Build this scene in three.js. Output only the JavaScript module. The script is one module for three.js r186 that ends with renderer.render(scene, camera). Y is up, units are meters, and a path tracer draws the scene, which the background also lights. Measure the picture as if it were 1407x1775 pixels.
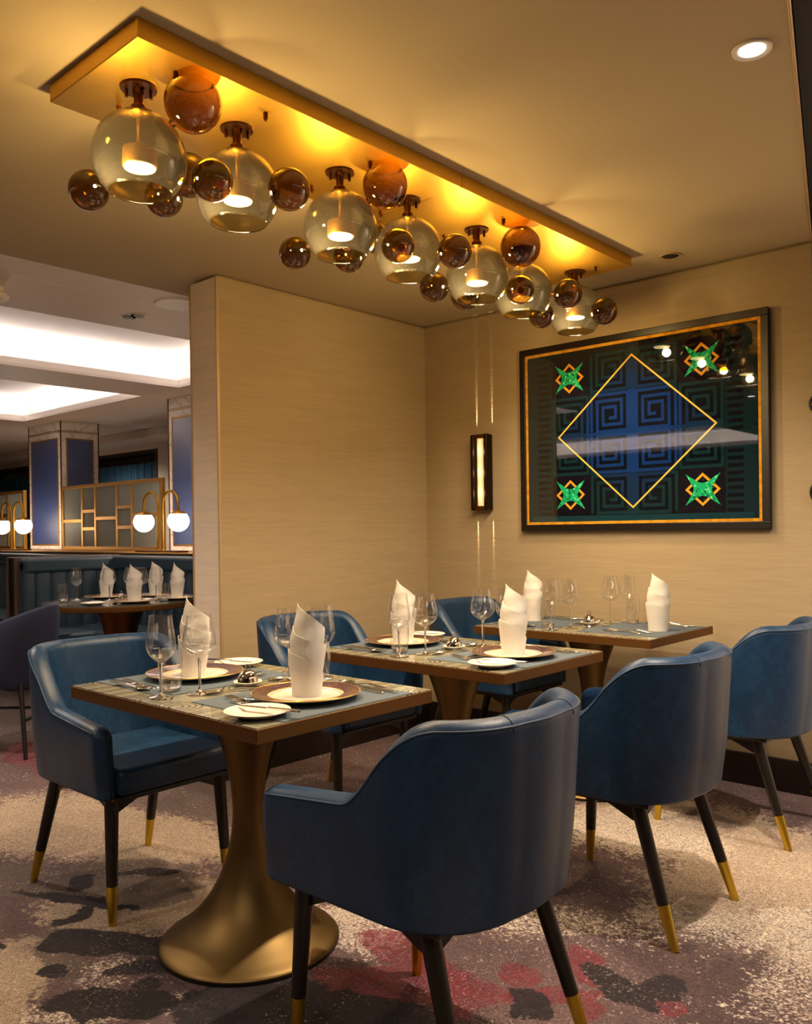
import * as THREE from 'three';
import { RoundedBoxGeometry } from 'three/addons/geometries/RoundedBoxGeometry.js';
import { mergeGeometries } from 'three/addons/utils/BufferGeometryUtils.js';
import { RectAreaLightUniformsLib } from 'three/addons/lights/RectAreaLightUniformsLib.js';

// ---------------------------------------------------------------- camera, light, exposure
const scene = new THREE.Scene();
scene.background = new THREE.Color(0x000000);
const renderer = new THREE.WebGLRenderer({ antialias: true });
renderer.toneMapping = THREE.LinearToneMapping;
renderer.toneMappingExposure = 1.0;
renderer.shadowMap.enabled = true;
RectAreaLightUniformsLib.init();
const rad = THREE.MathUtils.degToRad;
const camera = new THREE.PerspectiveCamera(2 * THREE.MathUtils.radToDeg(Math.atan(887.5 / 1477.27)), 1407 / 1775, 0.05, 60);
camera.position.set(3.431, 1.2, 3.989);
camera.rotation.order = 'YXZ';
camera.rotation.set(rad(-0.3216), rad(42.1105), rad(-0.7479));
camera.setViewOffset(1407, 1775, 0, -40.43, 1407, 1775);

const WARM = new THREE.Color().setRGB(1, 0.74, 0.45);      // pendant lamps and sconce
const SPOT = new THREE.Color().setRGB(1, 0.82, 0.63);      // recessed downlights
const COVE = new THREE.Color().setRGB(1, 0.88, 0.82);      // ceiling coves of the lounge
const GLOBE = new THREE.Color().setRGB(1, 0.8, 0.6);       // globe lamps of the lounge
const LED_DOWN = 3.15, LED_GLOW = 1.6, DOWNLIGHT = 22, COVE_POWER = 46, GLOBE_POWER = 0.7, PANEL = 1.8;
const H = 2.453;                                           // ceiling height

// ---------------------------------------------------------------- helpers
let seed = 7;
const rnd = () => { seed = (seed * 1664525 + 1013904223) >>> 0; return seed / 4294967296; };
const taken = {};
const numbered = (n) => { const k = taken[n] = (taken[n] ?? -1) + 1; return k ? n + '_' + String(k).padStart(3, '0') : n; };
const V = (x, y, z) => new THREE.Vector3(x, y, z);
const clamp = (x, a = 0, b = 1) => Math.min(b, Math.max(a, x));
const smooth = (a, b, x) => { const t = clamp((x - a) / (b - a)); return t * t * (3 - 2 * t); };
const lerp = (a, b, t) => a + (b - a) * t;

function clean(g) {
  const n = g.index ? g.toNonIndexed() : g;
  for (const k of Object.keys(n.attributes)) if (!['position', 'normal', 'uv'].includes(k)) n.deleteAttribute(k);
  if (!n.attributes.normal) n.computeVertexNormals();
  if (!n.attributes.uv) n.setAttribute('uv', new THREE.BufferAttribute(new Float32Array(n.attributes.position.count * 2), 2));
  n.morphAttributes = {};
  return n;
}
const join = (list) => (Array.isArray(list) ? (list.length === 1 ? list[0] : mergeGeometries(list.map(clean))) : list);
function obj(name, geometry, material, parent) {
  const m = new THREE.Mesh(join(geometry), material);
  m.name = parent ? name : numbered(name);
  m.castShadow = m.receiveShadow = true;
  (parent ?? scene).add(m);
  return m;
}
function tag(o, label, category, group, kind) {
  o.userData = { label, category };
  if (group) o.userData.group = group;
  if (kind) o.userData.kind = kind;
  return o;
}
function thing(name, label, category, [x, y, z] = [0, 0, 0], turn = 0, group) {
  const o = new THREE.Group();
  o.name = numbered(name);
  o.position.set(x, y, z);
  o.rotation.y = turn;
  scene.add(o);
  return tag(o, label, category, group);
}
function dup(root, [x, y, z], turn, label, group) {
  const r = root.clone();
  r.name = numbered(root.name.replace(/_\d{3}$/, ''));
  r.userData = { ...root.userData, label: label ?? root.userData.label };
  if (group) r.userData.group = group;
  r.position.set(x, y, z);
  r.rotation.set(0, turn, 0);
  scene.add(r);
  return r;
}
function struct(name, geometry, material, label) {
  const m = obj(name, geometry, material);
  m.userData = { kind: 'structure', label, category: name.split('_')[0] };
  return m;
}
// box from corner to corner with uv in metres
function bx(x0, x1, y0, y1, z0, z1, bevel = 0, seg = 2) {
  const w = x1 - x0, h = y1 - y0, d = z1 - z0;
  const g = bevel ? new RoundedBoxGeometry(w, h, d, seg, Math.min(bevel, w / 2.01, h / 2.01, d / 2.01)) : new THREE.BoxGeometry(w, h, d);
  g.translate((x0 + x1) / 2, (y0 + y1) / 2, (z0 + z1) / 2);
  return metres(g);
}
function metres(g) {
  const n = clean(g), p = n.attributes.position, q = n.attributes.normal, uv = n.attributes.uv;
  for (let i = 0; i < p.count; i++) {
    const ax = Math.abs(q.getX(i)), ay = Math.abs(q.getY(i)), az = Math.abs(q.getZ(i));
    if (ay >= ax && ay >= az) uv.setXY(i, p.getX(i), p.getZ(i));
    else if (ax >= az) uv.setXY(i, p.getZ(i), p.getY(i));
    else uv.setXY(i, p.getX(i), p.getY(i));
  }
  return n;
}
const lathe = (pts, seg = 48) => new THREE.LatheGeometry(pts.map(([r, y]) => new THREE.Vector2(Math.max(r, 1e-5), y)), seg);
const cyl = (r0, r1, y0, y1, seg = 24, x = 0, z = 0) => new THREE.CylinderGeometry(r1, r0, y1 - y0, seg).translate(x, (y0 + y1) / 2, z);
const tube = (pts, r, seg = 40, rs = 8, closed = false) => new THREE.TubeGeometry(new THREE.CatmullRomCurve3(pts, closed, 'centripetal'), seg, r, rs, closed);
// tapered round bar between two points
function bar(a, b, ra, rb, seg = 18) {
  const d = b.clone().sub(a), g = new THREE.CylinderGeometry(rb, ra, d.length(), seg);
  g.translate(0, d.length() / 2, 0);
  g.applyQuaternion(new THREE.Quaternion().setFromUnitVectors(V(0, 1, 0), d.clone().normalize()));
  return g.translate(a.x, a.y, a.z);
}
// surface from a grid of points rows x cols
function grid(rows, closedU = false, caps = false, uvScale) {
  const R = rows.length, Cn = rows[0].length, pos = [], uv = [], idx = [];
  for (let i = 0; i < R; i++) for (let j = 0; j < Cn; j++) { pos.push(rows[i][j].x, rows[i][j].y, rows[i][j].z); uv.push(uvScale ? i * uvScale[0] : i / (R - 1), uvScale ? j * uvScale[1] : j / Cn); }
  const n = closedU ? Cn : Cn - 1;
  for (let i = 0; i < R - 1; i++) for (let j = 0; j < n; j++) {
    const a = i * Cn + j, b = i * Cn + (j + 1) % Cn, c = a + Cn, d = b + Cn;
    idx.push(a, b, c, b, d, c);
  }
  if (caps) for (const i of [0, R - 1]) {
    const c = pos.length / 3; let m = V(0, 0, 0);
    for (const p of rows[i]) m.add(p);
    m.multiplyScalar(1 / Cn); pos.push(m.x, m.y, m.z); uv.push(0, 0);
    for (let j = 0; j < Cn; j++) { const a = i * Cn + j, b = i * Cn + (j + 1) % Cn; i ? idx.push(a, b, c) : idx.push(b, a, c); }
  }
  const g = new THREE.BufferGeometry();
  g.setAttribute('position', new THREE.Float32BufferAttribute(pos, 3));
  g.setAttribute('uv', new THREE.Float32BufferAttribute(uv, 2));
  g.setIndex(idx);
  g.computeVertexNormals();
  return g;
}

// ---------------------------------------------------------------- textures
const hash = (x, y) => { let h = Math.imul(x | 0, 374761393) + Math.imul(y | 0, 668265263); h = Math.imul(h ^ (h >>> 13), 1274126177); return ((h ^ (h >>> 16)) >>> 0) / 4294967296; };
function noise(x, y) {
  const ix = Math.floor(x), iy = Math.floor(y), fx = x - ix, fy = y - iy, u = fx * fx * (3 - 2 * fx), v = fy * fy * (3 - 2 * fy);
  return lerp(lerp(hash(ix, iy), hash(ix + 1, iy), u), lerp(hash(ix, iy + 1), hash(ix + 1, iy + 1), u), v);
}
const fbm = (x, y, o = 4) => { let s = 0, a = 0.5; for (let i = 0; i < o; i++) { s += a * noise(x, y); x = x * 2.03 + 17.1; y = y * 2.03 + 9.7; a *= 0.5; } return s / (1 - a * 2); };
function texture(w, h, fn, srgb = true) {
  const d = new Uint8Array(w * h * 4);
  for (let y = 0; y < h; y++) for (let x = 0; x < w; x++) {
    const c = fn(x, y), o = (y * w + x) * 4;
    if (typeof c === 'number') d[o] = d[o + 1] = d[o + 2] = clamp(c) * 255; else { d[o] = clamp(c[0], 0, 255); d[o + 1] = clamp(c[1], 0, 255); d[o + 2] = clamp(c[2], 0, 255); }
    d[o + 3] = 255;
  }
  const t = new THREE.DataTexture(d, w, h);
  t.magFilter = THREE.LinearFilter; t.minFilter = THREE.LinearMipmapLinearFilter; t.generateMipmaps = true;
  t.wrapS = t.wrapT = THREE.RepeatWrapping;
  if (srgb) t.colorSpace = THREE.SRGBColorSpace;
  t.needsUpdate = true;
  return t;
}
const repeat = (t, x, y) => { const c = t.clone(); c.repeat.set(x, y); c.needsUpdate = true; return c; };
// tileable noise: blend of four shifted copies is avoided by sampling on a torus-like wrap
const wrapNoise = (x, y, px, py) => { const ix = Math.floor(x), iy = Math.floor(y), fx = x - ix, fy = y - iy, u = fx * fx * (3 - 2 * fx), v = fy * fy * (3 - 2 * fy), m = (a, p) => ((a % p) + p) % p;
  return lerp(lerp(hash(m(ix, px), m(iy, py)), hash(m(ix + 1, px), m(iy, py)), u), lerp(hash(m(ix, px), m(iy + 1, py)), hash(m(ix + 1, px), m(iy + 1, py)), u), v); };

// woven wall covering: long horizontal slubs
const slub = (x, y) => 0.45 * wrapNoise(x / 1024 * 10, y / 1024 * 256, 10, 256) + 0.3 * wrapNoise(x / 1024 * 24, y / 1024 * 512, 24, 512) + 0.25 * wrapNoise(x / 1024 * 5, y / 1024 * 60, 5, 60);
const wallTex = texture(1024, 1024, (x, y) => { const s = slub(x, y), k = 0.93 + 0.1 * s; return [246 * k, 242 * k, 234 * k]; });
const wallBump = texture(1024, 1024, (x, y) => slub(x, y), false);
// brushed metal streaks (along u)
const brush = (x, y) => 0.6 * wrapNoise(x / 512 * 6, y / 512 * 256, 6, 256) + 0.4 * wrapNoise(x / 512 * 16, y / 512 * 512, 16, 512);
const brushTex = texture(512, 512, (x, y) => { const v = 0.55 + 0.5 * brush(x, y); return [255 * v, 255 * v, 255 * v]; }, false);
// leather grain
const grain = texture(512, 512, (x, y) => 0.5 * wrapNoise(x / 512 * 128, y / 512 * 128, 128, 128) + 0.3 * wrapNoise(x / 512 * 60, y / 512 * 60, 60, 60) + 0.2 * wrapNoise(x / 512 * 256, y / 512 * 256, 256, 256), false);
const leatherTex = texture(512, 512, (x, y) => { const v = 0.9 + 0.16 * wrapNoise(x / 512 * 9, y / 512 * 9, 9, 9) * wrapNoise(x / 512 * 34, y / 512 * 34, 34, 34) * 2; return [255 * v * 0.92, 255 * v * 0.93, 255 * v * 0.95]; });
// marble
const marbleTex = texture(512, 512, (x, y) => { const u = x / 512, v = y / 512, w = Math.abs(Math.sin((u * 3 + v * 5 + 2.2 * fbm(u * 5, v * 5, 4)) * 3.1)), k = 1 - 0.2 * Math.pow(1 - w, 6); return [236 * k, 228 * k, 220 * k]; });

// carpet: cloudy cream and plum with ink-like petals and red blooms, 5.2 m square
const CARPET = 5.2, CX0 = -1.0, CZ0 = -0.2;
function blob(x, z, b) {           // [x, z, rx, rz, turn, edge]
  const dx = x - b[0], dz = z - b[1], c = Math.cos(b[4] ?? 0), s = Math.sin(b[4] ?? 0);
  const u = (dx * c + dz * s) / b[2], v = (-dx * s + dz * c) / b[3], r = Math.sqrt(u * u + v * v), e = b[5] ?? 0.35;
  return 1 - smooth(1 - e, 1 + e, r);
}
const CREAM = [[0.15, 2.2, 0.75, 0.42, -0.5, 0.5], [0.95, 2.52, 0.36, 0.22, -0.7, 0.4], [2.62, 1.05, 0.55, 0.75, 0.1, 0.4], [1.95, 0.75, 0.5, 0.4, 0, 0.5], [1.02, 2.98, 0.2, 0.14, 0.4, 0.4], [2.75, 1.5, 0.3, 0.35, 0, 0.5], [1.25, 3.15, 0.3, 0.12, 0.6, 0.4], [2.9, 3.1, 0.6, 0.5, 0, 0.5], [-0.6, 3.4, 0.5, 0.5, 0, 0.5]];
const PALE = [[1.62, 2.2, 0.22, 0.12, 0.3, 0.6], [1.5, 2.8, 0.2, 0.06, -0.75, 0.5], [1.83, 0.9, 0.35, 0.3, 0, 0.6], [2.5, 1.42, 0.32, 0.12, -0.5, 0.7], [2.68, 1.6, 0.12, 0.3, 0, 0.6], [1.25, 2.78, 0.1, 0.07, 0.4, 0.4], [2.05, 1.78, 0.3, 0.1, -0.4, 0.8], [1.35, 2.98, 0.12, 0.05, -0.6, 0.5]];
const GREY = [[0.7, 2.42, 0.24, 0.13, -0.5, 0.35], [0.5, 2.68, 0.27, 0.12, -0.4, 0.35], [0.87, 2.5, 0.2, 0.1, -0.8, 0.3], [0.2, 1.6, 0.9, 0.35, -0.3, 0.5], [1.05, 2.86, 0.18, 0.06, 0.2, 0.4], [1.98, 0.55, 0.16, 0.08, 0.3, 0.8]];
const INK = [[1.05, 2.77, 0.16, 0.075, -0.65, 0.16], [1.2, 2.67, 0.14, 0.05, -0.3, 0.2], [1.14, 2.93, 0.05, 0.04, 0.2, 0.2], [1.4, 2.9, 0.17, 0.075, -0.65, 0.18], [1.32, 2.74, 0.13, 0.045, -0.9, 0.2], [1.44, 2.8, 0.07, 0.035, 0.6, 0.2], [1.74, 2.64, 0.26, 0.14, -0.6, 0.25], [1.98, 2.5, 0.16, 0.1, -0.4, 0.3], [0.74, 2.66, 0.24, 0.025, -0.45, 0.3], [0.86, 2.71, 0.035, 0.09, -0.2, 0.25], [0.72, 2.38, 0.1, 0.04, -0.6, 0.5], [0.62, 2.58, 0.03, 0.08, -0.6, 0.4], [2.33, 1.98, 0.14, 0.05, 0.4, 0.3], [2.42, 1.92, 0.05, 0.07, 0, 0.3], [0.8, 2.98, 0.12, 0.02, -0.4, 0.3], [2.2, 2.2, 0.08, 0.05, 0.5, 0.3]];
const PLUM = [[2.62, 1.7, 0.16, 0.16, 0, 0.5], [2.46, 1.62, 0.16, 0.12, 0.4, 0.5], [2.6, 1.9, 0.2, 0.15, 0, 0.5], [2.3, 1.75, 0.2, 0.12, 0.3, 0.6], [1.3, 2.62, 0.12, 0.08, -0.6, 0.4], [0.35, 1.75, 0.7, 0.2, -0.35, 0.5], [-0.3, 1.75, 0.5, 0.3, -0.3, 0.5], [1.95, 2.6, 0.4, 0.3, -0.6, 0.5], [0.9, 1.5, 0.6, 0.5, 0, 0.5]];
const RED = [[1.8, 2.2, 0.2, 0.07, 0.1, 0.4], [2.2, 1.92, 0.075, 0.05, 0.9, 0.18], [2.26, 1.98, 0.06, 0.05, 0.3, 0.25], [2.12, 2.1, 0.06, 0.04, 0.4, 0.2], [2.45, 1.97, 0.07, 0.05, 0.5, 0.2], [2.24, 2.13, 0.16, 0.035, -0.75, 0.3], [1.92, 2.36, 0.26, 0.12, -0.6, 0.4], [1.66, 2.62, 0.12, 0.045, -0.8, 0.4], [1.34, 2.92, 0.055, 0.025, -0.65, 0.3], [2.02, 2.27, 0.06, 0.04, 0, 0.3], [-0.7, 1.9, 0.3, 0.12, -0.4, 0.6], [2.35, 2.12, 0.05, 0.04, 0, 0.3]];
const carpetColor = (() => {
  const N = 2048, mixc = (a, b, t) => { a[0] += (b[0] - a[0]) * t; a[1] += (b[1] - a[1]) * t; a[2] += (b[2] - a[2]) * t; };
  const t = texture(N, N, (px, py) => {
    const x = CX0 + (px + 0.5) / N * CARPET, z = CZ0 + (py + 0.5) / N * CARPET;
    const w1 = fbm(x * 3.1, z * 3.1, 4), w2 = fbm(x * 3.1 + 40, z * 3.1 + 7, 4), wx = x + (w1 - 0.5) * 0.2, wz = z + (w2 - 0.5) * 0.2;
    const fx = wx + (noise(x * 90, z * 90) - 0.5) * 0.02, fz = wz + (noise(x * 90 + 50, z * 90) - 0.5) * 0.02;
    const ex = x + (noise(x * 14, z * 14) - 0.5) * 0.05 + (noise(x * 110, z * 110) - 0.5) * 0.012, ez = z + (noise(x * 14 + 9, z * 14 + 3) - 0.5) * 0.05 + (noise(x * 110 + 31, z * 110) - 0.5) * 0.012;
    const cloud = fbm(x * 2.2 + 3, z * 2.2 + 8, 5), fine = noise(x * 420, z * 420), fleck = noise(x * 210 + 5, z * 260);
    const n1 = noise(x * 75, z * 75), n2 = noise(x * 190 + 13, z * 190), dis = 0.5 * n1 + 0.5 * n2 - 0.5;
    const cut = (v, d = 0.7) => smooth(0.34, 0.62, v + dis * d);          // dissolve the edge into tufts
    const c = [92 + 46 * (cloud - 0.5), 73 + 38 * (cloud - 0.5), 74 + 34 * (cloud - 0.5)];
    let k = 0; for (const b of CREAM) k = Math.max(k, blob(fx, fz, b));
    k = cut(k * (0.8 + 0.4 * cloud), 0.9); mixc(c, [150 + 26 * (cloud - 0.5), 132 + 26 * (cloud - 0.5), 115 + 24 * (cloud - 0.5)], k);
    for (const b of PLUM) mixc(c, [66, 50, 53], 0.8 * cut(blob(fx, fz, b), 0.9) * (0.7 + 0.4 * n1));
    for (const b of GREY) mixc(c, [88, 75, 71], 0.8 * cut(blob(ex, ez, b)) * (0.7 + 0.5 * fine));
    for (const b of PALE) mixc(c, [186, 172, 158], cut(blob(fx, fz, b) * (0.6 + 0.5 * cloud), 1.2) * smooth(0.3, 0.62, 0.6 * fleck + 0.4 * cloud + 0.04));
    for (const b of RED) mixc(c, [106, 40, 50], 0.76 * cut(blob(ex, ez, b), 0.6) * (0.55 + 0.6 * noise(x * 60, z * 60)));
    for (const b of INK) mixc(c, [34, 27, 31], clamp(cut(blob(ex, ez, b), 0.45) * (0.72 + 0.5 * noise(x * 120, z * 120))));
    const s = smooth(0.78, 0.9, fleck) * smooth(0.45, 0.6, fbm(x * 6 + 11, z * 6, 3)); mixc(c, [196, 182, 170], 0.6 * s * (1 - k));
    const q = smooth(0.74, 0.88, noise(x * 190 + 77, z * 230)) * smooth(0.48, 0.62, fbm(x * 4 + 31, z * 4, 3)); mixc(c, [70, 58, 58], 0.6 * q * k);
    const f = 0.66 + 0.68 * fine; c[0] *= f; c[1] *= f; c[2] *= f;
    return c;
  });
  t.wrapS = t.wrapT = THREE.MirroredRepeatWrapping;
  t.repeat.set(1 / CARPET, 1 / CARPET); t.offset.set(-CX0 / CARPET, -CZ0 / CARPET);
  return t;
})();
const pile = texture(512, 512, (x, y) => 0.6 * wrapNoise(x / 512 * 200, y / 512 * 200, 200, 200) + 0.4 * wrapNoise(x / 512 * 90, y / 512 * 90, 90, 90), false);

// drawn textures
function canvas(w, h, draw) {
  const c = document.createElement('canvas'); c.width = w; c.height = h;
  draw(c.getContext('2d'), w, h);
  const t = new THREE.CanvasTexture(c);
  t.colorSpace = THREE.SRGBColorSpace; t.wrapS = t.wrapT = THREE.RepeatWrapping;
  return t;
}
// printed table top, 0.90 x 0.63 m
const topTex = canvas(1440, 1008, (g, w, h) => {
  g.fillStyle = '#7c7a64'; g.fillRect(0, 0, w, h);
  for (let y = 0; y < h; y += 14) { g.fillStyle = (y / 14) % 3 ? 'rgba(148,146,122,.5)' : 'rgba(98,96,80,.45)'; g.fillRect(0, y, w, 6); }
  g.strokeStyle = '#2a2316'; g.lineWidth = 12;
  const pair = (x, y0, y1) => { for (const d of [0, 30]) { g.beginPath(); g.moveTo(x + d, y0); g.lineTo(x + d, y1); g.stroke(); } };
  for (let i = 0; i < 4; i++) { pair(170 + i * 100, h - 150, h - 4); pair(w - 200 - i * 100, 4, 150); pair(w - 440 + i * 100, h - 120, h - 4); pair(220 + i * 100, 4, 120); }
  const arcs = (cx, cy) => { for (let r = 30; r < 112; r += 26) { g.beginPath(); g.arc(cx, cy, r, 0, Math.PI * 2); g.lineWidth = 9; g.stroke(); } };
  arcs(620, h - 40); arcs(850, h - 40); arcs(590, 40); arcs(820, 40); arcs(w / 2, h / 2); arcs(w + 10, 60); arcs(-10, h - 60);
});
// woven placemat
const matTex = canvas(256, 256, (g) => {
  g.fillStyle = '#3f4a52'; g.fillRect(0, 0, 256, 256);
  for (let y = 0; y < 32; y++) for (let x = 0; x < 32; x++) { g.fillStyle = (x + y) % 2 ? '#5f6b74' : '#2f3a43'; g.fillRect(x * 8, y * 8, 7, 7); }
});
matTex.repeat.set(1 / 0.05, 1 / 0.05);
// plum charger rim with gold crackle
const rimTex = canvas(1024, 128, (g, w, h) => {
  g.fillStyle = '#3a2434'; g.fillRect(0, 0, w, h);
  for (let i = 0; i < 40; i++) { g.fillStyle = i % 2 ? 'rgba(78,42,84,.55)' : 'rgba(72,40,34,.5)'; const x = rnd() * w, y = rnd() * h; g.beginPath(); g.moveTo(x, y); for (let k = 0; k < 4; k++) g.lineTo(x + (rnd() - 0.3) * 70, y + (rnd() - 0.5) * 80); g.fill(); }
  g.strokeStyle = '#9a6d28'; g.lineWidth = 3;
  for (let i = 0; i < 60; i++) { g.beginPath(); let x = rnd() * w, y = rnd() * h; g.moveTo(x, y); for (let k = 0; k < 3; k++) { x += (rnd() - 0.4) * 50; y += (rnd() - 0.5) * 70; g.lineTo(x, y); } g.stroke(); }
});
rimTex.repeat.set(2, 1);
// framed print: dark key pattern, gold lozenge and four green stars
const ART_W = 1.277, ART_H = 0.934;
const artTex = canvas(1916, 1401, (g, w, h) => {
  const S = w / ART_W;
  g.translate(w / 2, h / 2); g.scale(S, -S);
  g.fillStyle = '#061118'; g.fillRect(-1, -1, 2, 2);
  g.fillStyle = '#040b11'; g.fillRect(-0.47, -0.45, 0.94, 0.9);
  g.fillStyle = '#08222a'; g.fillRect(-0.62, -0.45, 0.15, 0.9); g.fillRect(0.47, -0.45, 0.15, 0.9);
  g.fillStyle = '#060b10'; for (let y = -0.42; y < 0.42; y += 0.0345) { g.fillRect(-0.56, y, 0.08, 0.018); g.fillRect(0.48, y, 0.075, 0.018); }
  g.fillStyle = '#0a313b'; g.fillRect(-0.6, -0.452, 1.2, 0.03);
  const spiral = (cx, cy, sx, sy, turns) => {
    const W = 0.205, Hh = 0.19, st = 0.0335; let l = -W / 2, r = W / 2, b = -Hh / 2, t = Hh / 2; const P = [[l, b]];
    for (let k = 0; k < turns; k++) { P.push([l, t], [r, t], [r, b], [l + st, b]); l += st; t -= st; r -= st; b += st; if (r - l < st) break; P[P.length - 1] = [l, b - st]; P.push([l, b]); }
    g.beginPath(); P.forEach(([x, y], i) => (i ? g.lineTo(cx + sx * x, cy + sy * y) : g.moveTo(cx + sx * x, cy + sy * y))); g.stroke();
  };
  const keys = (col) => {
    g.strokeStyle = col; g.lineWidth = 0.0165; g.lineJoin = 'miter';
    for (const [cx, sx] of [[-0.355, -1], [-0.127, 1], [0.127, -1], [0.355, 1]]) for (const [cy, sy] of [[0.315, -1], [0.105, 1], [-0.105, -1], [-0.315, 1]]) if (Math.abs(cx) < 0.3 || Math.abs(cy) < 0.3) spiral(cx, cy, sx, sy, 3);
    g.beginPath(); g.moveTo(0, 0.43); g.lineTo(0, -0.43); g.moveTo(-0.46, 0); g.lineTo(0.46, 0); g.stroke();
    for (const x of [-0.01, 0.01]) { g.beginPath(); g.moveTo(x, 0.43); g.lineTo(x, -0.43); g.stroke(); }
  };
  keys('#09282f');
  g.fillStyle = '#0b0916'; for (const x of [-0.36, 0.36]) for (const y of [-0.31, 0.31]) g.fillRect(x - 0.105, y - 0.1, 0.21, 0.2);
  const loz = (x, y, a, b) => { g.beginPath(); g.moveTo(x, y + b); g.lineTo(x + a, y); g.lineTo(x, y - b); g.lineTo(x - a, y); g.closePath(); };
  g.save(); loz(0, 0, 0.428, 0.385); g.clip(); g.fillStyle = '#040a14'; g.fillRect(-0.5, -0.5, 1, 1); keys('#092445'); g.restore();
  g.save(); g.beginPath(); g.rect(-0.26, -0.21, 0.52, 0.42); g.clip(); loz(0, 0, 0.428, 0.385); g.clip(); keys('#0b2a62'); g.restore();
  g.strokeStyle = '#f0bb4c'; g.lineWidth = 0.0085; loz(0, 0, 0.428, 0.385); g.stroke();
  for (const x of [-0.36, 0.36]) for (const y of [-0.31, 0.31]) {
    g.strokeStyle = '#d99a2c'; g.lineWidth = 0.012; loz(x, y, 0.078, 0.072); g.stroke();
    for (let i = 0; i < 60; i++) { g.fillStyle = i % 3 ? '#0c1a14' : '#5a6a2a'; const u = (rnd() - 0.5) * 0.1, v = (rnd() - 0.5) * 0.1; if (Math.abs(u) + Math.abs(v) < 0.055) g.fillRect(x + u, y + v, 0.005, 0.004); }
    g.save(); g.beginPath();
    const A = [[0.084, 0.075], [0.02, 0.034], [0, 0.03], [-0.02, 0.034], [-0.084, 0.075], [-0.044, 0.008], [-0.044, -0.008], [-0.084, -0.075], [-0.02, -0.034], [0, -0.03], [0.02, -0.034], [0.084, -0.075], [0.044, -0.008], [0.044, 0.008]];
    A.forEach(([u, v], i) => (i ? g.lineTo(x + u * 1.02, y + v * 1.02) : g.moveTo(x + u * 1.02, y + v * 1.02))); g.closePath(); g.fillStyle = '#17a86c'; g.fill(); g.clip();
    for (let i = 0; i < 120; i++) { g.fillStyle = ['#0c6e46', '#35d08c', '#12905f', '#6ee6ac', '#0a5a3c'][i % 5]; const u = (rnd() - 0.5) * 0.17, v = (rnd() - 0.5) * 0.15; g.beginPath(); g.moveTo(x + u, y + v); g.lineTo(x + u + 0.014 * rnd(), y + v + 0.01); g.lineTo(x + u + 0.012, y + v - 0.012 * rnd()); g.fill(); }
    g.restore();
  }
  // gilt border strip in short lengths
  for (let i = 0; i < 60; i++) {
    g.fillStyle = ['#cf9224', '#d89b2a', '#c88b1e', '#d4972a', '#c08418'][Math.floor(rnd() * 5)];
    const x = -ART_W / 2 + i * ART_W / 60; g.fillRect(x, ART_H / 2 - 0.017, ART_W / 60 + 0.001, 0.017); g.fillRect(x, -ART_H / 2, ART_W / 60 + 0.001, 0.015);
    const y = -ART_H / 2 + i * ART_H / 60; g.fillRect(-ART_W / 2, y, 0.016, ART_H / 60 + 0.001); g.fillRect(ART_W / 2 - 0.016, y, 0.016, ART_H / 60 + 0.001);
  }
});

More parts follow.
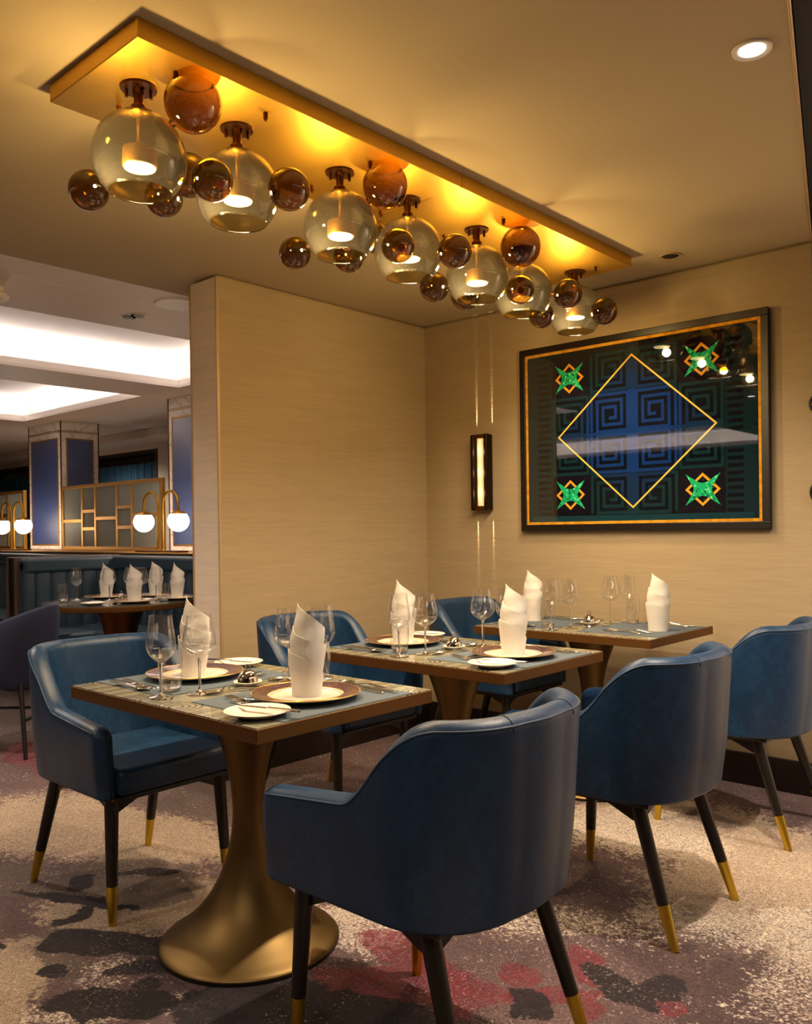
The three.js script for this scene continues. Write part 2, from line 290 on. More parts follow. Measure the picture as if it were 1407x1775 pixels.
// ---------------------------------------------------------------- materials
const std = (color, roughness, metalness = 0, more = {}) => new THREE.MeshStandardMaterial({ color, roughness, metalness, ...more });
const phys = (more) => new THREE.MeshPhysicalMaterial(more);
const M = {
  wall: std(0xab9a7e, 0.85, 0, { map: repeat(wallTex, 0.8, 0.8), bumpMap: repeat(wallBump, 0.8, 0.8), bumpScale: 0.0003 }),
  wallPale: std(0xe9ded4, 0.8, 0, { map: repeat(wallTex, 0.8, 0.8), bumpMap: repeat(wallBump, 0.8, 0.8), bumpScale: 0.0003 }),
  ceiling: std(0xb09f7f, 0.9),
  ceilingPale: std(0xdbcfc7, 0.55),
  coffer: std(0xe9e2dc, 0.85),
  black: std(0x0b0a09, 0.5),
  blackCeiling: std(0x0c0a08, 0.8),
  trim: std(0xb59a78, 0.4, 0.3),
  carpet: std(0xffffff, 1, 0, { map: carpetColor, bumpMap: repeat(pile, 1 / 0.5, 1 / 0.5), bumpScale: 0.0035 }),
  baseboard: std(0x1a0f09, 0.45),
  leather: phys({ color: 0x1a3a5a, roughness: 0.4, map: repeat(leatherTex, 2, 2), bumpMap: repeat(grain, 5, 5), bumpScale: 0.00025, specularIntensity: 0.8 }),
  leatherDark: phys({ color: 0x324352, roughness: 0.4, bumpMap: repeat(grain, 5, 5), bumpScale: 0.00025 }),
  velvet: phys({ color: 0x1c2340, roughness: 0.85, sheen: 0.6, sheenColor: new THREE.Color(0x4a5070), sheenRoughness: 0.5 }),
  piping: std(0x1d3a56, 0.5),
  blackWood: std(0x120d0a, 0.38),
  goldTip: std(0xd0b040, 0.28, 1),
  brass: std(0xd09a34, 0.36, 1),
  brassDark: std(0x6b4420, 0.36, 1),
  bronzePlate: phys({ color: new THREE.Color().setRGB(0.66, 0.385, 0.055), roughness: 0.43, metalness: 1, bumpMap: repeat(brushTex, 1.5, 1.5), bumpScale: 0.00015 }),
  bronze: phys({ color: new THREE.Color().setRGB(0.175, 0.11, 0.04), roughness: 0.45, metalness: 1, bumpMap: brushTex, bumpScale: 0.0001, anisotropy: 0.4 }),
  tableEdge: std(new THREE.Color().setRGB(0.15, 0.062, 0.012), 0.5, 0.65),
  tableTop: phys({ color: 0xffffff, map: topTex, roughness: 0.5, clearcoat: 1, clearcoatRoughness: 0.04 }),
  mat: std(0xffffff, 0.85, 0, { map: matTex, bumpMap: matTex, bumpScale: 0.0006 }),
  china: phys({ color: 0xe9e1d2, roughness: 0.18, clearcoat: 0.6, clearcoatRoughness: 0.05 }),
  rim: phys({ color: 0xffffff, map: rimTex, roughness: 0.25, clearcoat: 0.7, clearcoatRoughness: 0.05 }),
  gilt: std(0xd7a650, 0.28, 1),
  linen: std(0xd6cfc4, 0.9, 0, { bumpMap: repeat(grain, 8, 8), bumpScale: 0.0004 }),
  steel: std(0xcfcac2, 0.16, 1),
  silver: std(0xd8cdbb, 0.07, 1),
  glass: phys({ color: 0xffffff, roughness: 0, transmission: 1, thickness: 0, ior: 1.75 }),
  glassSolid: phys({ color: 0xffffff, roughness: 0, transmission: 1, thickness: 0.01, ior: 1.5 }),
  smoke: phys({ color: new THREE.Color().setRGB(0.67, 0.63, 0.48), roughness: 0.06, transmission: 1, thickness: 0, ior: 1.45 }),
  amber: phys({ color: new THREE.Color().setRGB(0.42, 0.28, 0.055), roughness: 0.0, transmission: 1, thickness: 0, ior: 1.7 }),
  led: std(0x000000, 0.6, 0, { emissive: new THREE.Color().setRGB(1, 0.86, 0.62), emissiveIntensity: 9 }),
  downLed: std(0x000000, 0.6, 0, { emissive: new THREE.Color().setRGB(1, 0.85, 0.66), emissiveIntensity: 7 }),
  panelLed: std(0x000000, 0.6, 0, { emissive: SPOT, emissiveIntensity: 1.2 }),
  coveLed: std(0x000000, 0.6, 0, { emissive: COVE, emissiveIntensity: 6 }),
  globe: std(0x222222, 0.3, 0, { emissive: new THREE.Color().setRGB(1, 0.88, 0.74), emissiveIntensity: 2.4 }),
  ribGlass: phys({ color: 0xe8c48c, roughness: 0.25, emissive: new THREE.Color().setRGB(1, 0.66, 0.34), emissiveIntensity: 0.42, clearcoat: 1 }),
  art: phys({ color: 0xffffff, map: artTex, roughness: 0.02, clearcoat: 1, clearcoatRoughness: 0.0, ior: 1.72 }),
  artFrame: std(0x120b07, 0.35),
  marble: std(0xffffff, 0.2, 0, { map: repeat(marbleTex, 1.2, 1.2) }),
  bluePanel: phys({ color: 0x36497f, roughness: 0.38, clearcoat: 1, clearcoatRoughness: 0.3, ior: 2.1 }),
  fluted: phys({ color: new THREE.Color().setRGB(0.38, 0.385, 0.33), roughness: 0.25, transmission: 0.5, thickness: 0, bumpScale: 0.002 }),
  brassFrame: std(0xb88a45, 0.45, 0.85),
  sconceBar: std(0x2a1c10, 0.3, 0.8),
  walnut: std(0x5c4a3c, 0.5),
  curtain: std(0x2a5674, 0.9),
  windowDark: std(0x05070a, 0.2),
  windowFrame: std(0x2a211b, 0.5),
  white: std(0xe8e4de, 0.5),
};
console.log('materials');

// ---------------------------------------------------------------- the room
struct('floor', bx(-18, 8, -0.1, 0, -5, 15), M.carpet, 'patterned plum and cream carpet with red blooms');
const slab = (pts, y0, y1, holes = []) => {      // horizontal plate from a plan outline [x, z]
  const s = new THREE.Shape(pts.map(([x, z]) => new THREE.Vector2(x, -z)));
  for (const h of holes) s.holes.push(new THREE.Path(h.map(([x, z]) => new THREE.Vector2(x, -z))));
  return metres(new THREE.ExtrudeGeometry(s, { depth: y1 - y0, bevelEnabled: false }).rotateX(-Math.PI / 2).translate(0, y0, 0));
};
const rect = (x0, x1, z0, z1) => [[x0, z0], [x1, z0], [x1, z1], [x0, z1]];
const EDGE = [[2.249, -0.2], [2.249, 0], [2.753, 1.853], [3.2, 3.5], [3.9, 6], [3.9, 11]];
struct('ceiling_dining', slab([[-0.44, -0.2], ...EDGE, [-0.44, 11]], H, H + 0.12), M.ceiling, 'plain warm beige ceiling above the three dining tables');
struct('ceiling_aisle', slab([...EDGE, [6.2, 11], [6.2, -0.2]].map(([x, z]) => [x + (x < 6 ? 0.008 : 0), z]), H, H + 0.12), M.blackCeiling, 'black ceiling strip at the upper edge of the room');
struct('trim_1', [1, 2, 3].map((i) => bar(V(EDGE[i][0], H - 0.001, EDGE[i][1]), V(EDGE[i + 1][0], H - 0.001, EDGE[i + 1][1]), 0.005, 0.005, 6)), M.trim, 'thin pale trim between beige and black ceiling');
const COFFERS = [[-2.92, -1.31, -0.15, 4.1], [-5.95, -3.54, -0.16, 4.1], [-4.9, -0.85, 6.4, 9.3]];
struct('ceiling_lounge', slab(rect(-14, -0.44, -2.4, 11), H, H + 0.02, COFFERS.map((c) => rect(...c))), M.ceilingPale, 'pale mauve lounge ceiling with recessed lit coffers');
struct('ceiling_upper', bx(-14, -0.44, H + 0.29, H + 0.4, -2.4, 11), M.coffer, 'hidden upper deck above the lounge coffers');
struct('trim_2', [bx(-0.716, -0.709, H - 0.0006, H + 0.001, -2, 11)], M.white, 'thin white ceiling joint across the lounge ceiling');
COFFERS.forEach(([x0, x1, z0, z1], i) => {
  const t = 0.02, w = 0.16, y = H + 0.02;
  struct('ceiling_lip', [bx(x0 - t, x0, y, y + 0.045, z0 - t, z1 + t), bx(x1, x1 + t, y, y + 0.045, z0 - t, z1 + t), bx(x0, x1, y, y + 0.045, z0 - t, z0), bx(x0, x1, y, y + 0.045, z1, z1 + t)], M.coffer, 'white upstand round the rim of a lit ceiling coffer');
  struct('ceiling_cove', [bx(x0 - w - t, x0 - w, y, H + 0.29, z0 - w, z1 + w), bx(x1 + w, x1 + w + t, y, H + 0.29, z0 - w, z1 + w), bx(x0 - w, x1 + w, y, H + 0.29, z0 - w - t, z0 - w), bx(x0 - w, x1 + w, y, H + 0.29, z1 + w, z1 + w + t)], M.coffer, 'white cove wall behind the rim of a ceiling coffer');
  struct('ceiling_panel', [bx(x0 + 0.005, x1 - 0.005, H + 0.245, H + 0.275, z0 + 0.005, z1 - 0.005)], M.coffer, 'flat white centre panel of a lit ceiling coffer');
  // light strip on the ledge behind the lip, one length on each side
  const strips = [[x0 - 0.05, (z0 + z1) / 2, z1 - z0, 1, 1], [x1 + 0.05, (z0 + z1) / 2, z1 - z0, -1, 1], [(x0 + x1) / 2, z0 - 0.05, x1 - x0, 1, 0], [(x0 + x1) / 2, z1 + 0.05, x1 - x0, -1, 0]];
  for (const [sx, sz, len, dir, alongZ] of strips) {
    const s = obj('cove_light', alongZ ? bx(sx - 0.015, sx + 0.015, y, y + 0.034, sz - len / 2, sz + len / 2) : bx(sx - len / 2, sx + len / 2, y, y + 0.034, sz - 0.015, sz + 0.015), M.coveLed);
    tag(s, `hidden light strip behind the ${alongZ ? (dir > 0 ? 'far' : 'near') : (dir > 0 ? 'end' : 'opposite end')} rim of the ${['first', 'second', 'third'][i]} ceiling coffer`, 'light strip', 'cove light strips');
    const l = new THREE.RectAreaLight(COVE, COVE_POWER, len, 0.03);
    l.position.set(sx, y + 0.038, sz);
    l.lookAt(sx + (alongZ ? dir * 0.7 : 0), y + 1, sz + (alongZ ? 0 : dir * 0.7));
    l.name = 'cove_strip'; scene.add(l);
  }
});

struct('wall_left', [bx(-0.212, 0, 0.0, H - 0.013, -0.2, 1.529), bx(-0.196, -0.02, H - 0.013, H, -0.2, 1.51)], M.wall, 'beige woven wall panel between lounge and dining corner');
struct('trim_3', [bx(-0.214, -0.002, 0.0, H - 0.014, 1.529, 1.537)], M.wallPale, 'pale end face of the beige partition wall');
struct('trim_4', [bx(-0.222, -0.212, 0, H - 0.03, 1.52, 1.541), bx(-0.003, 0.004, 0, H - 0.012, 1.526, 1.541)], M.trim, 'slim metal corner strips on the partition end');
struct('wall_back', [bx(-0.2, 2.249, 0, H - 0.013, -0.2, 0), bx(-0.2, 2.249, H - 0.013, H, -0.2, -0.02)], M.wall, 'beige woven wall carrying the framed print');
struct('baseboard_back', [bx(0, 2.4, 0, 0.148, 0, 0.014, 0.002)], M.baseboard, 'very dark wooden skirting on the picture wall');
struct('baseboard_left', [bx(0, 0.014, 0, 0.148, 0.014, 1.53, 0.002)], M.baseboard, 'very dark wooden skirting on the partition wall');
struct('wall_right', [bx(6.1, 6.3, 0, H, -0.2, 11)], M.wall, 'beige wall beyond the aisle');
struct('wall_aisle', [bx(2.249, 6.2, 0, H, -0.25, -0.05)], M.wallPale, 'beige wall beside the picture wall');
struct('wall_front', [bx(-14, 6.3, 0, H + 0.4, 11, 11.2)], M.wallPale, 'pale wall at the other end of the restaurant');
struct('wall_far', [bx(-14.2, -14, 0, H + 0.4, -2.5, 11.2)], M.wallPale, 'pale far wall of the lounge');
console.log('room');

// ---------------------------------------------------------------- chandelier over the tables
{
  const P = 2.403, x0 = 1.115, x1 = 1.575, z0 = 0.362, z1 = 2.88;
  const t = thing('chandelier', 'long brushed brass ceiling chandelier with smoked glass globes and amber spheres', 'chandelier', [0, 0, 0]);
  const plate = obj('plate', [bx(x0, x1, P, H - 0.0005, z0, 1.62, 0.003), bx(x0, x1, P, H - 0.0005, 1.621, z1, 0.003)], M.bronzePlate, t);
  { const uv = plate.geometry.attributes.uv, p = plate.geometry.attributes.position; for (let i = 0; i < p.count; i++) uv.setXY(i, p.getX(i), p.getZ(i) + p.getY(i)); }
  const G = [[1.363, 2.752], [1.363, 2.428], [1.36, 2.004], [1.363, 1.668], [1.357, 1.249], [1.355, 0.924], [1.345, 0.476]];
  const R = 0.125, CY = 2.214, RIM = 0.0845;
  const a0 = Math.asin(RIM / R), prof = [];
  for (let i = 0; i <= 40; i++) { const a = a0 + (Math.PI - a0 - 0.13) * i / 40; prof.push([R * Math.sin(a), CY - R * Math.cos(a)]); }
  const inner = prof.map(([r, y]) => [r * 0.972, CY + (y - CY) * 0.972]).reverse();
  const globeG = lathe([...prof, ...inner, prof[0]], 64);
  const rimG = new THREE.TorusGeometry(RIM * 0.987, 0.0022, 8, 64).rotateX(Math.PI / 2).translate(0, prof[0][1] + 0.001, 0);
  const flangeG = join([cyl(0.048, 0.05, P - 0.006, P, 40), ...[0.6, 2.2, 3.7, 5.3].map((a) => cyl(0.005, 0.005, P - 0.027, P - 0.006, 10, 0.032 * Math.cos(a), 0.032 * Math.sin(a)))]);
  const stemG = lathe([[0.001, P - 0.006], [0.016, P - 0.006], [0.016, P - 0.019], [0.0132, P - 0.02], [0.0132, P - 0.05], [0.021, P - 0.051], [0.021, P - 0.066], [0.001, P - 0.066]], 24);
  const rodG = lathe([[0.0005, 2.337], [0.027, 2.336], [0.027, 2.332], [0.01, 2.33], [0.008, 2.3], [0.0075, 2.27], [0.009, 2.25], [0.012, 2.235], [0.0005, 2.235]], 24);
  const houseG = lathe([[0.0005, 2.238], [0.043, 2.238], [0.0442, 2.236], [0.0456, 2.19], [0.0436, 2.188], [0.0005, 2.19]], 40);
  const ledG = lathe([[0.0005, 2.184], [0.041, 2.185], [0.0428, 2.189], [0.0005, 2.19]], 36);
  G.forEach(([x, z]) => {
    const p = new THREE.Group(); p.name = 'pendant'; p.position.set(x, 0, z); t.add(p);
    obj('flange', flangeG, M.brassDark, p); obj('stem', stemG, M.brassDark, p);
    obj('glass_globe', [globeG, rimG], M.smoke, p);
    obj('rod', rodG, M.brass, p); obj('lamp_housing', houseG, M.brass, p); obj('light_disc', ledG, M.led, p);
    const s = new THREE.SpotLight(WARM, LED_DOWN, 0, rad(74), 0.9, 2); s.position.set(x, 2.181, z); s.target.position.set(x, 0, z); s.shadow.radius = 1.7; s.castShadow = true; s.name = 'pendant_light'; scene.add(s, s.target);
    for (const e of [1]) { const q = new THREE.PointLight(WARM, LED_GLOW, 0, 2); q.position.set(x, 2.165, z + e * 0.06); q.shadow.radius = 1.1; q.castShadow = true; q.name = 'pendant_glow'; scene.add(q); }
  });
  const A = [[0.13, 0.132, -0.083, 0.076], [-0.165, -0.058, 0.06, 0.055], [-0.11, -0.037, -0.142, 0.055]];
  const B = [[0.092, -0.036, 0.157, 0.058], [0.18, -0.028, -0.045, 0.06], [-0.165, 0.08, 0.06, 0.066]];
  const A5 = [[0.148, 0.108, -0.092, 0.08], [-0.15, -0.03, 0.09, 0.06], [-0.14, -0.028, -0.1, 0.062]];
  const A7 = [[0.179, -0.037, 0.053, 0.06], [-0.08, -0.03, 0.165, 0.058]];
  const B4 = [B[0], B[1], [-0.16, 0.09, 0.02, 0.061]];
  const B6 = [B[0], [0.17, -0.02, -0.085, 0.061]];
  const sphere = new THREE.SphereGeometry(1, 40, 24);
  [A, B, A, B4, A5, B6, A7].forEach((list, k) => {
    for (const [dx, dy, dz, r] of list) {
      const c = V(G[k][0] + dx, CY + dy, G[k][1] + dz), d = V(dx, dy, dz).normalize(), n = c.clone().addScaledVector(d, -r + 0.003), e = V(G[k][0], CY, G[k][1]).addScaledVector(d, R - 0.002);
      const ball = obj('amber_sphere', sphere, M.amber, t); ball.position.copy(c); ball.scale.setScalar(r);
      const nk = obj('neck', bar(e, n, 0.011, 0.014, 16), M.brassDark, ball);
      nk.position.copy(c).multiplyScalar(-1 / r); nk.scale.setScalar(1 / r);
    }
  });
  for (const [x, z] of [[1.502, 2.728], [1.232, 2.735], [1.209, 1.993], [1.49, 1.993], [1.501, 1.267], [1.221, 1.287], [1.456, 0.48], [1.5, 2.43], [1.22, 1.66]]) obj('bolt', [cyl(0.0075, 0.0075, P - 0.016, P, 12, x, z), cyl(0.004, 0.004, P - 0.023, P - 0.016, 8, x, z)], M.brassDark, t);
}
console.log('chandelier');

// ---------------------------------------------------------------- downlights
function downlight(name, x, z, r, lit, label, power = 1, aim = null) {
  const t = thing(name, label, 'downlight', [x, H, z], 0, undefined);
  obj('ring', lathe([[r * 0.72, 0.0], [r * 0.74, -0.004], [r * 0.98, -0.006], [r, -0.002], [r, 0.0]], 48), lit ? M.white : M.trim, t);
  if (lit) {
    obj('reflector', lathe([[r * 0.62, 0.0], [r * 0.73, -0.003], [r * 0.75, -0.0005]], 40), M.white, t);
    const d = obj('light_disc', lathe([[0.0005, -0.0045], [r * 0.66, -0.004], [r * 0.7, 0.0]], 36), M.downLed, t);
    const s = new THREE.SpotLight(SPOT, DOWNLIGHT * power, 0, rad(aim ? 55 : 76), 1, 2); s.position.set(x, H - 0.012, z); s.target.position.set(...(aim ?? [x, 0, z])); s.shadow.radius = 1.2; s.castShadow = true; s.name = 'downlight_spot'; scene.add(s, s.target);
  } else {
    obj('eyeball', lathe([[0.0005, -0.001], [r * 0.5, -0.0012], [r * 0.7, -0.004], [r * 0.73, -0.0005]], 36), M.black, t);
  }
}
downlight('downlight', 2.611, 1.702, 0.05, true, 'lit round recessed downlight in the beige ceiling', 0.88);
downlight('downlight', 2.75, 4.6, 0.05, true, 'lit round downlight behind the viewpoint', 0.35);
downlight('downlight', 0.4, 4.4, 0.05, true, 'lit round downlight in front of the lounge opening', 0.35);
downlight('downlight', -0.8, 0.72, 0.05, true, 'lit round downlight behind the partition over the round table', 0.45);
downlight('downlight', -1.0, 3.05, 0.05, true, 'lit round downlight of the lounge just outside the picture', 0.66);
downlight('downlight', 3.5, 0.42, 0.05, true, 'lit round downlight washing the aisle wall', 1.35, [3.5, 1.3, -0.05]);
downlight('downlight', -6.9, -1.1, 0.05, true, 'lit round downlight over the lounge window bay');
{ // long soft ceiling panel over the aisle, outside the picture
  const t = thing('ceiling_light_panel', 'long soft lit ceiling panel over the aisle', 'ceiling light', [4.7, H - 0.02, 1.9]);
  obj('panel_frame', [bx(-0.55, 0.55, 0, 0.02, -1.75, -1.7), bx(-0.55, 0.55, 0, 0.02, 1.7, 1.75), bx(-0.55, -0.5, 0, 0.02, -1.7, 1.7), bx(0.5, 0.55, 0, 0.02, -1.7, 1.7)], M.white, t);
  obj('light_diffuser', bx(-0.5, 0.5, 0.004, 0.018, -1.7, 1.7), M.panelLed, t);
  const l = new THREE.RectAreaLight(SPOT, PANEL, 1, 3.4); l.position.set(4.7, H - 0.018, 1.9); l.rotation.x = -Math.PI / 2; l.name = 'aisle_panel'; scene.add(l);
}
downlight('eyeball_downlight', 1.707, 0.236, 0.05, false, 'unlit tilting downlight near the picture wall');
{ // twin ceiling outlet, speaker and detector of the lounge
  const t = thing('ceiling_outlet', 'white twin ceiling outlet with two dark holes', 'outlet', [-0.998, H, 1.395], 0.35);
  obj('plate', [cyl(0.045, 0.045, -0.006, 0, 28, -0.04, 0), cyl(0.045, 0.045, -0.006, 0, 28, 0.04, 0), bx(-0.04, 0.04, -0.006, 0, -0.045, 0.045)], M.white, t);
  for (const x of [-0.042, 0.042]) obj('hole', cyl(0.032, 0.032, -0.0075, -0.005, 24, x, 0), M.black, t);
  tag(obj('ceiling_speaker', cyl(0.12, 0.125, H - 0.008, H, 40, -0.6, 1.36), M.white), 'round white ceiling speaker next to the partition wall', 'speaker');
  const d = thing('detector', 'white round ceiling detector at the picture edge', 'detector', [-0.98, H, 2.19]);
  obj('base', cyl(0.06, 0.055, -0.025, 0, 32), M.white, d); obj('head', lathe([[0.0005, -0.07], [0.07, -0.065], [0.085, -0.045], [0.06, -0.025], [0.0005, -0.025]], 32), M.white, d);
}

// ---------------------------------------------------------------- framed print and sconce
{
  const x0 = 0.703 + 0.018, x1 = 0.703 + 1.368, y0 = 1.187, y1 = 2.19, d = 0.034, w = 0.035;
  const t = thing('framed_print', 'large dark framed print with gold lozenge and four green stars', 'picture', [(x0 + x1) / 2, y0, 0]);
  const hx = (x1 - x0) / 2, h = y1 - y0;
  for (const g of [bx(-hx, hx, h - w, h, 0.001, d, 0.003), bx(-hx, hx, 0, w, 0.001, d, 0.003), bx(-hx, -hx + w, w, h - w, 0.001, d, 0.003), bx(hx - w, hx, w, h - w, 0.001, d, 0.003)]) obj('frame_side', g, M.artFrame, t);
  obj('print', new THREE.BoxGeometry(2 * hx - 2 * w + 0.002, h - 2 * w + 0.002, 0.01).translate(0, h / 2, 0.02), M.art, t);
}
{
  const x = 0.452, y0 = 1.31, y1 = 1.75;
  const t = thing('wall_sconce', 'slim dark bronze wall sconce with glowing ribbed glass', 'wall lamp', [x, y0, 0]);
  const h = y1 - y0;
  obj('back_plate', bx(-0.055, 0.055, 0.004, h - 0.004, 0.0008, 0.014, 0.003), M.blackWood, t);
  for (const s of [-1, 1]) obj('side_bar', bx(s * 0.047 - 0.014, s * 0.047 + 0.014, 0, h, 0.004, 0.066, 0.011, 4), M.sconceBar, t);
  for (const y of [0.012, h - 0.012]) obj('cap', bx(-0.045, 0.045, y - 0.012, y + 0.012, 0.008, 0.055, 0.005), M.brassDark, t);
  const pr = [[0.0005, 0.026]]; for (let i = 0; i <= 200; i++) { const u = i / 200; pr.push([0.025 + 0.0022 * Math.cos(u * Math.PI * 2 * 44), 0.026 + (h - 0.052) * u]); } pr.push([0.0005, h - 0.026]);
  obj('ribbed_glass', lathe(pr, 28).translate(0, 0, 0.034), M.ribGlass, t);
  for (const y of [0.1, 0.22, 0.34]) { const l = new THREE.PointLight(WARM, 0.022, 0, 2); l.position.set(x, y0 + y, 0.09); l.shadow.radius = 1; l.castShadow = true; l.name = 'sconce_light'; scene.add(l); }
  for (const s of [-1, 1]) for (const up of [-1, 1]) {
    const l = new THREE.SpotLight(WARM, 5, 0, rad(2.6), 0.6, 2); l.position.set(x + s * 0.055, up > 0 ? y1 + 0.004 : y0 - 0.004, 0.0045); l.target.position.set(x + s * 0.055, up > 0 ? y1 + 1 : y0 - 1, -0.03);
    l.shadow.radius = 0.05; l.castShadow = true; l.name = 'sconce_slit'; scene.add(l, l.target);
  }
}

// ---------------------------------------------------------------- armchairs
// local frame: the sitter looks along +x; origin on the floor under the seat
const shellPath = (() => {                       // centreline of the padded shell in plan, with outward normals
  const pts = [], w = 0.246, r = 0.17, xb = -0.275, xf = 0.275;
  for (let i = 0; i <= 26; i++) pts.push([lerp(xf, xb + r, i / 26), w, 0, 1]);
  for (let i = 1; i <= 20; i++) { const a = Math.PI / 2 * i / 20; pts.push([xb + r - r * Math.sin(a), w - r + r * Math.cos(a), -Math.sin(a), Math.cos(a)]); }
  for (let i = 1; i < 12; i++) pts.push([xb - 0.008 * Math.sin(Math.PI * i / 12), lerp(w - r, -(w - r), i / 12), -1, 0]);
  const m = pts.slice(0, 47).reverse().map(([x, z, nx, nz]) => [x, -z, nx, -nz]);
  return [...pts, ...m];
})();
const topHeight = (x) => { const arm = 0.618 + (0.25 - x) * 0.105; return lerp(arm, 0.826, smooth(0.0, -0.215, x)); };
const T2 = 0.031, Y0 = 0.398;
function shellAt(x, z, nx, nz, o, y, top) {
  const lift = clamp((y - Y0) / 0.42), lean = (0.022 * Math.max(0, -nx) + 0.006) * lift - 0.009 * (1 - smooth(0, 0.16, y - Y0));
  return V(x + nx * (o + lean), y, z + nz * (o + lean));
}
const chairShell = (() => {
  const rows = [], N = shellPath.length, xf = shellPath[0][0];
  shellPath.forEach(([x, z, nx, nz], i) => {
    const front = nx === 0 ? xf - x : 9, e = front < T2 ? Math.sqrt(Math.max(0.0, T2 * T2 - (T2 - front) ** 2)) / T2 : 1, t = T2 * Math.max(e, 0.12), h = topHeight(x) - (front < 0.05 ? 0.03 * (1 - Math.sqrt(1 - (1 - front / 0.05) ** 2)) : 0);
    const sec = [], P = (o, y) => sec.push(shellAt(x, z, nx, nz, o, y));
    for (let k = 0; k <= 10; k++) P(-t, lerp(Y0 + 0.01, h - 0.03, k / 10));
    for (let k = 1; k < 10; k++) { const a = Math.PI * k / 10; P(-t * Math.cos(a), h - 0.03 + 0.03 * Math.sin(a)); }
    for (let k = 0; k <= 10; k++) P(t, lerp(h - 0.03, Y0 + 0.012, k / 10));
    for (let k = 1; k < 4; k++) { const a = Math.PI / 2 * k / 4; P(t - 0.012 + 0.012 * Math.cos(a), Y0 + 0.012 - 0.012 * Math.sin(a)); }
    P(t * 0.2, Y0); P(-t + 0.004, Y0 + 0.002);
    rows.push(sec);
  });
  return grid(rows, true, true, [0.02, 0.03]);
})();
const chairPiping = (() => {
  const pts = [];
  shellPath.forEach(([x, z, nx, nz], i) => { if (x < 0.268 && i % 2 === 0) { const h = topHeight(x); pts.push(shellAt(x, z, nx, nz, T2 * 0.93, h - 0.017)); } });
  const first = shellPath[0], last = shellPath[shellPath.length - 1];
  return tube(pts, 0.0028, 220, 6);
})();
const backSeams = (() => {                       // stitched seams across the rolled top
  const out = [];
  for (const i of [44, shellPath.length - 45]) { const [x, z, nx, nz] = shellPath[i], h = topHeight(x), p = []; for (let k = 0; k <= 8; k++) { const a = Math.PI * k / 8; p.push(shellAt(x, z, nx, nz, -T2 * Math.cos(a) * 1.01, h - 0.03 + 0.0305 * Math.sin(a))); } out.push(tube(p, 0.0014, 16, 5)); }
  return out;
})();
const seatG = (() => { const g = new RoundedBoxGeometry(0.475, 0.085, 0.428, 5, 0.026); const p = g.attributes.position; for (let i = 0; i < p.count; i++) if (p.getY(i) > 0) p.setY(i, p.getY(i) + 0.012 * (1 - (p.getX(i) / 0.24) ** 2) * (1 - (p.getZ(i) / 0.215) ** 2)); g.computeVertexNormals(); return metres(g.translate(0.045, 0.4405, 0)); })();
const rail = (len, drop, thick) => { const s = new THREE.Shape([[0, 0], [len, 0], [len, -drop], [len - 0.02, -drop], [len - 0.1, -0.014], [0.1, -0.014], [0.02, -drop], [0, -drop]].map(([a, b]) => new THREE.Vector2(a, b))); return new THREE.ExtrudeGeometry(s, { depth: thick, bevelEnabled: false }).translate(0, 0, -thick / 2); };
const frameG = join([bx(-0.215, 0.27, 0.383, 0.3995, -0.222, 0.222, 0.006), rail(0.4, 0.05, 0.018).rotateY(-Math.PI / 2).translate(0.205, 0.386, -0.2), rail(0.34, 0.05, 0.018).rotateY(-Math.PI / 2).translate(-0.165, 0.386, -0.17),
  rail(0.38, 0.05, 0.018).translate(-0.175, 0.386, 0.19), rail(0.38, 0.05, 0.018).translate(-0.175, 0.386, -0.19)]);
const LEGS = [[0.205, 0.198, 0.228, 0.214], [0.205, -0.198, 0.228, -0.214], [-0.165, 0.19, -0.293, 0.222], [-0.165, -0.19, -0.293, -0.222]];
function armchair(label, x, z, turn) {
  const t = thing('armchair', label, 'armchair', [x, 0, z], turn, 'blue leather dining armchairs');
  const s = obj('shell', chairShell, M.leather, t);
  obj('piping', [chairPiping, ...backSeams], M.piping, s);
  obj('seat_cushion', seatG, M.leather, t);
  obj('seat_frame', frameG, M.blackWood, t);
  for (const [tx, tz, fx, fz] of LEGS) {
    const top = V(tx, 0.392, tz), foot = V(fx, 0, fz), at = (k) => foot.clone().lerp(top, k);
    const l = obj('leg', bar(at(0.3), top, 0.0172, 0.0225), M.blackWood, t);
    obj('brass_tip', bar(foot, at(0.302), 0.0122, 0.0176), M.goldTip, l);
  }
  return t;
}
const chair0 = armchair('blue leather armchair seen from behind, nearest the viewer at the front table', 2.127, 2.487, Math.PI);
dup(chair0, [2.08, 0, 1.486], Math.PI, 'blue leather armchair seen from behind at the middle table');
dup(chair0, [2.07, 0, 0.5], Math.PI, 'blue leather armchair cut by the picture edge, beside the dark skirting');
dup(chair0, [0.775, 0, 2.455], 0, 'blue leather armchair facing the viewer at the front table, open seat visible');
dup(chair0, [0.70, 0, 1.43], 0, 'blue leather armchair against the partition behind the front table glasses');
dup(chair0, [0.78, 0, 0.37], 0, 'blue leather armchair in the corner behind the middle table');
console.log('chairs');

// ---------------------------------------------------------------- tables
const PED = [[0.0005, 0.707], [0.12, 0.707], [0.12, 0.7], [0.104, 0.66], [0.086, 0.61], [0.07, 0.56], [0.058, 0.506], [0.0505, 0.455], [0.046, 0.4], [0.046, 0.37], [0.05, 0.325], [0.06, 0.272], [0.077, 0.22], [0.1, 0.169], [0.135, 0.116], [0.18, 0.07], [0.225, 0.036], [0.252, 0.018], [0.26, 0.01], [0.26, 0.0], [0.0005, 0.0]];
const pedCurve = (() => { const c = new THREE.SplineCurve(PED.slice(2, 19).map(([r, y]) => new THREE.Vector2(r, y))).getPoints(90).map((p) => [p.x, p.y]); return lathe([...PED.slice(0, 2), ...c, ...PED.slice(19)], 72); })();
{ const uv = pedCurve.attributes.uv; for (let i = 0; i < uv.count; i++) uv.setXY(i, uv.getX(i) * 1.5, uv.getY(i) * 2); }
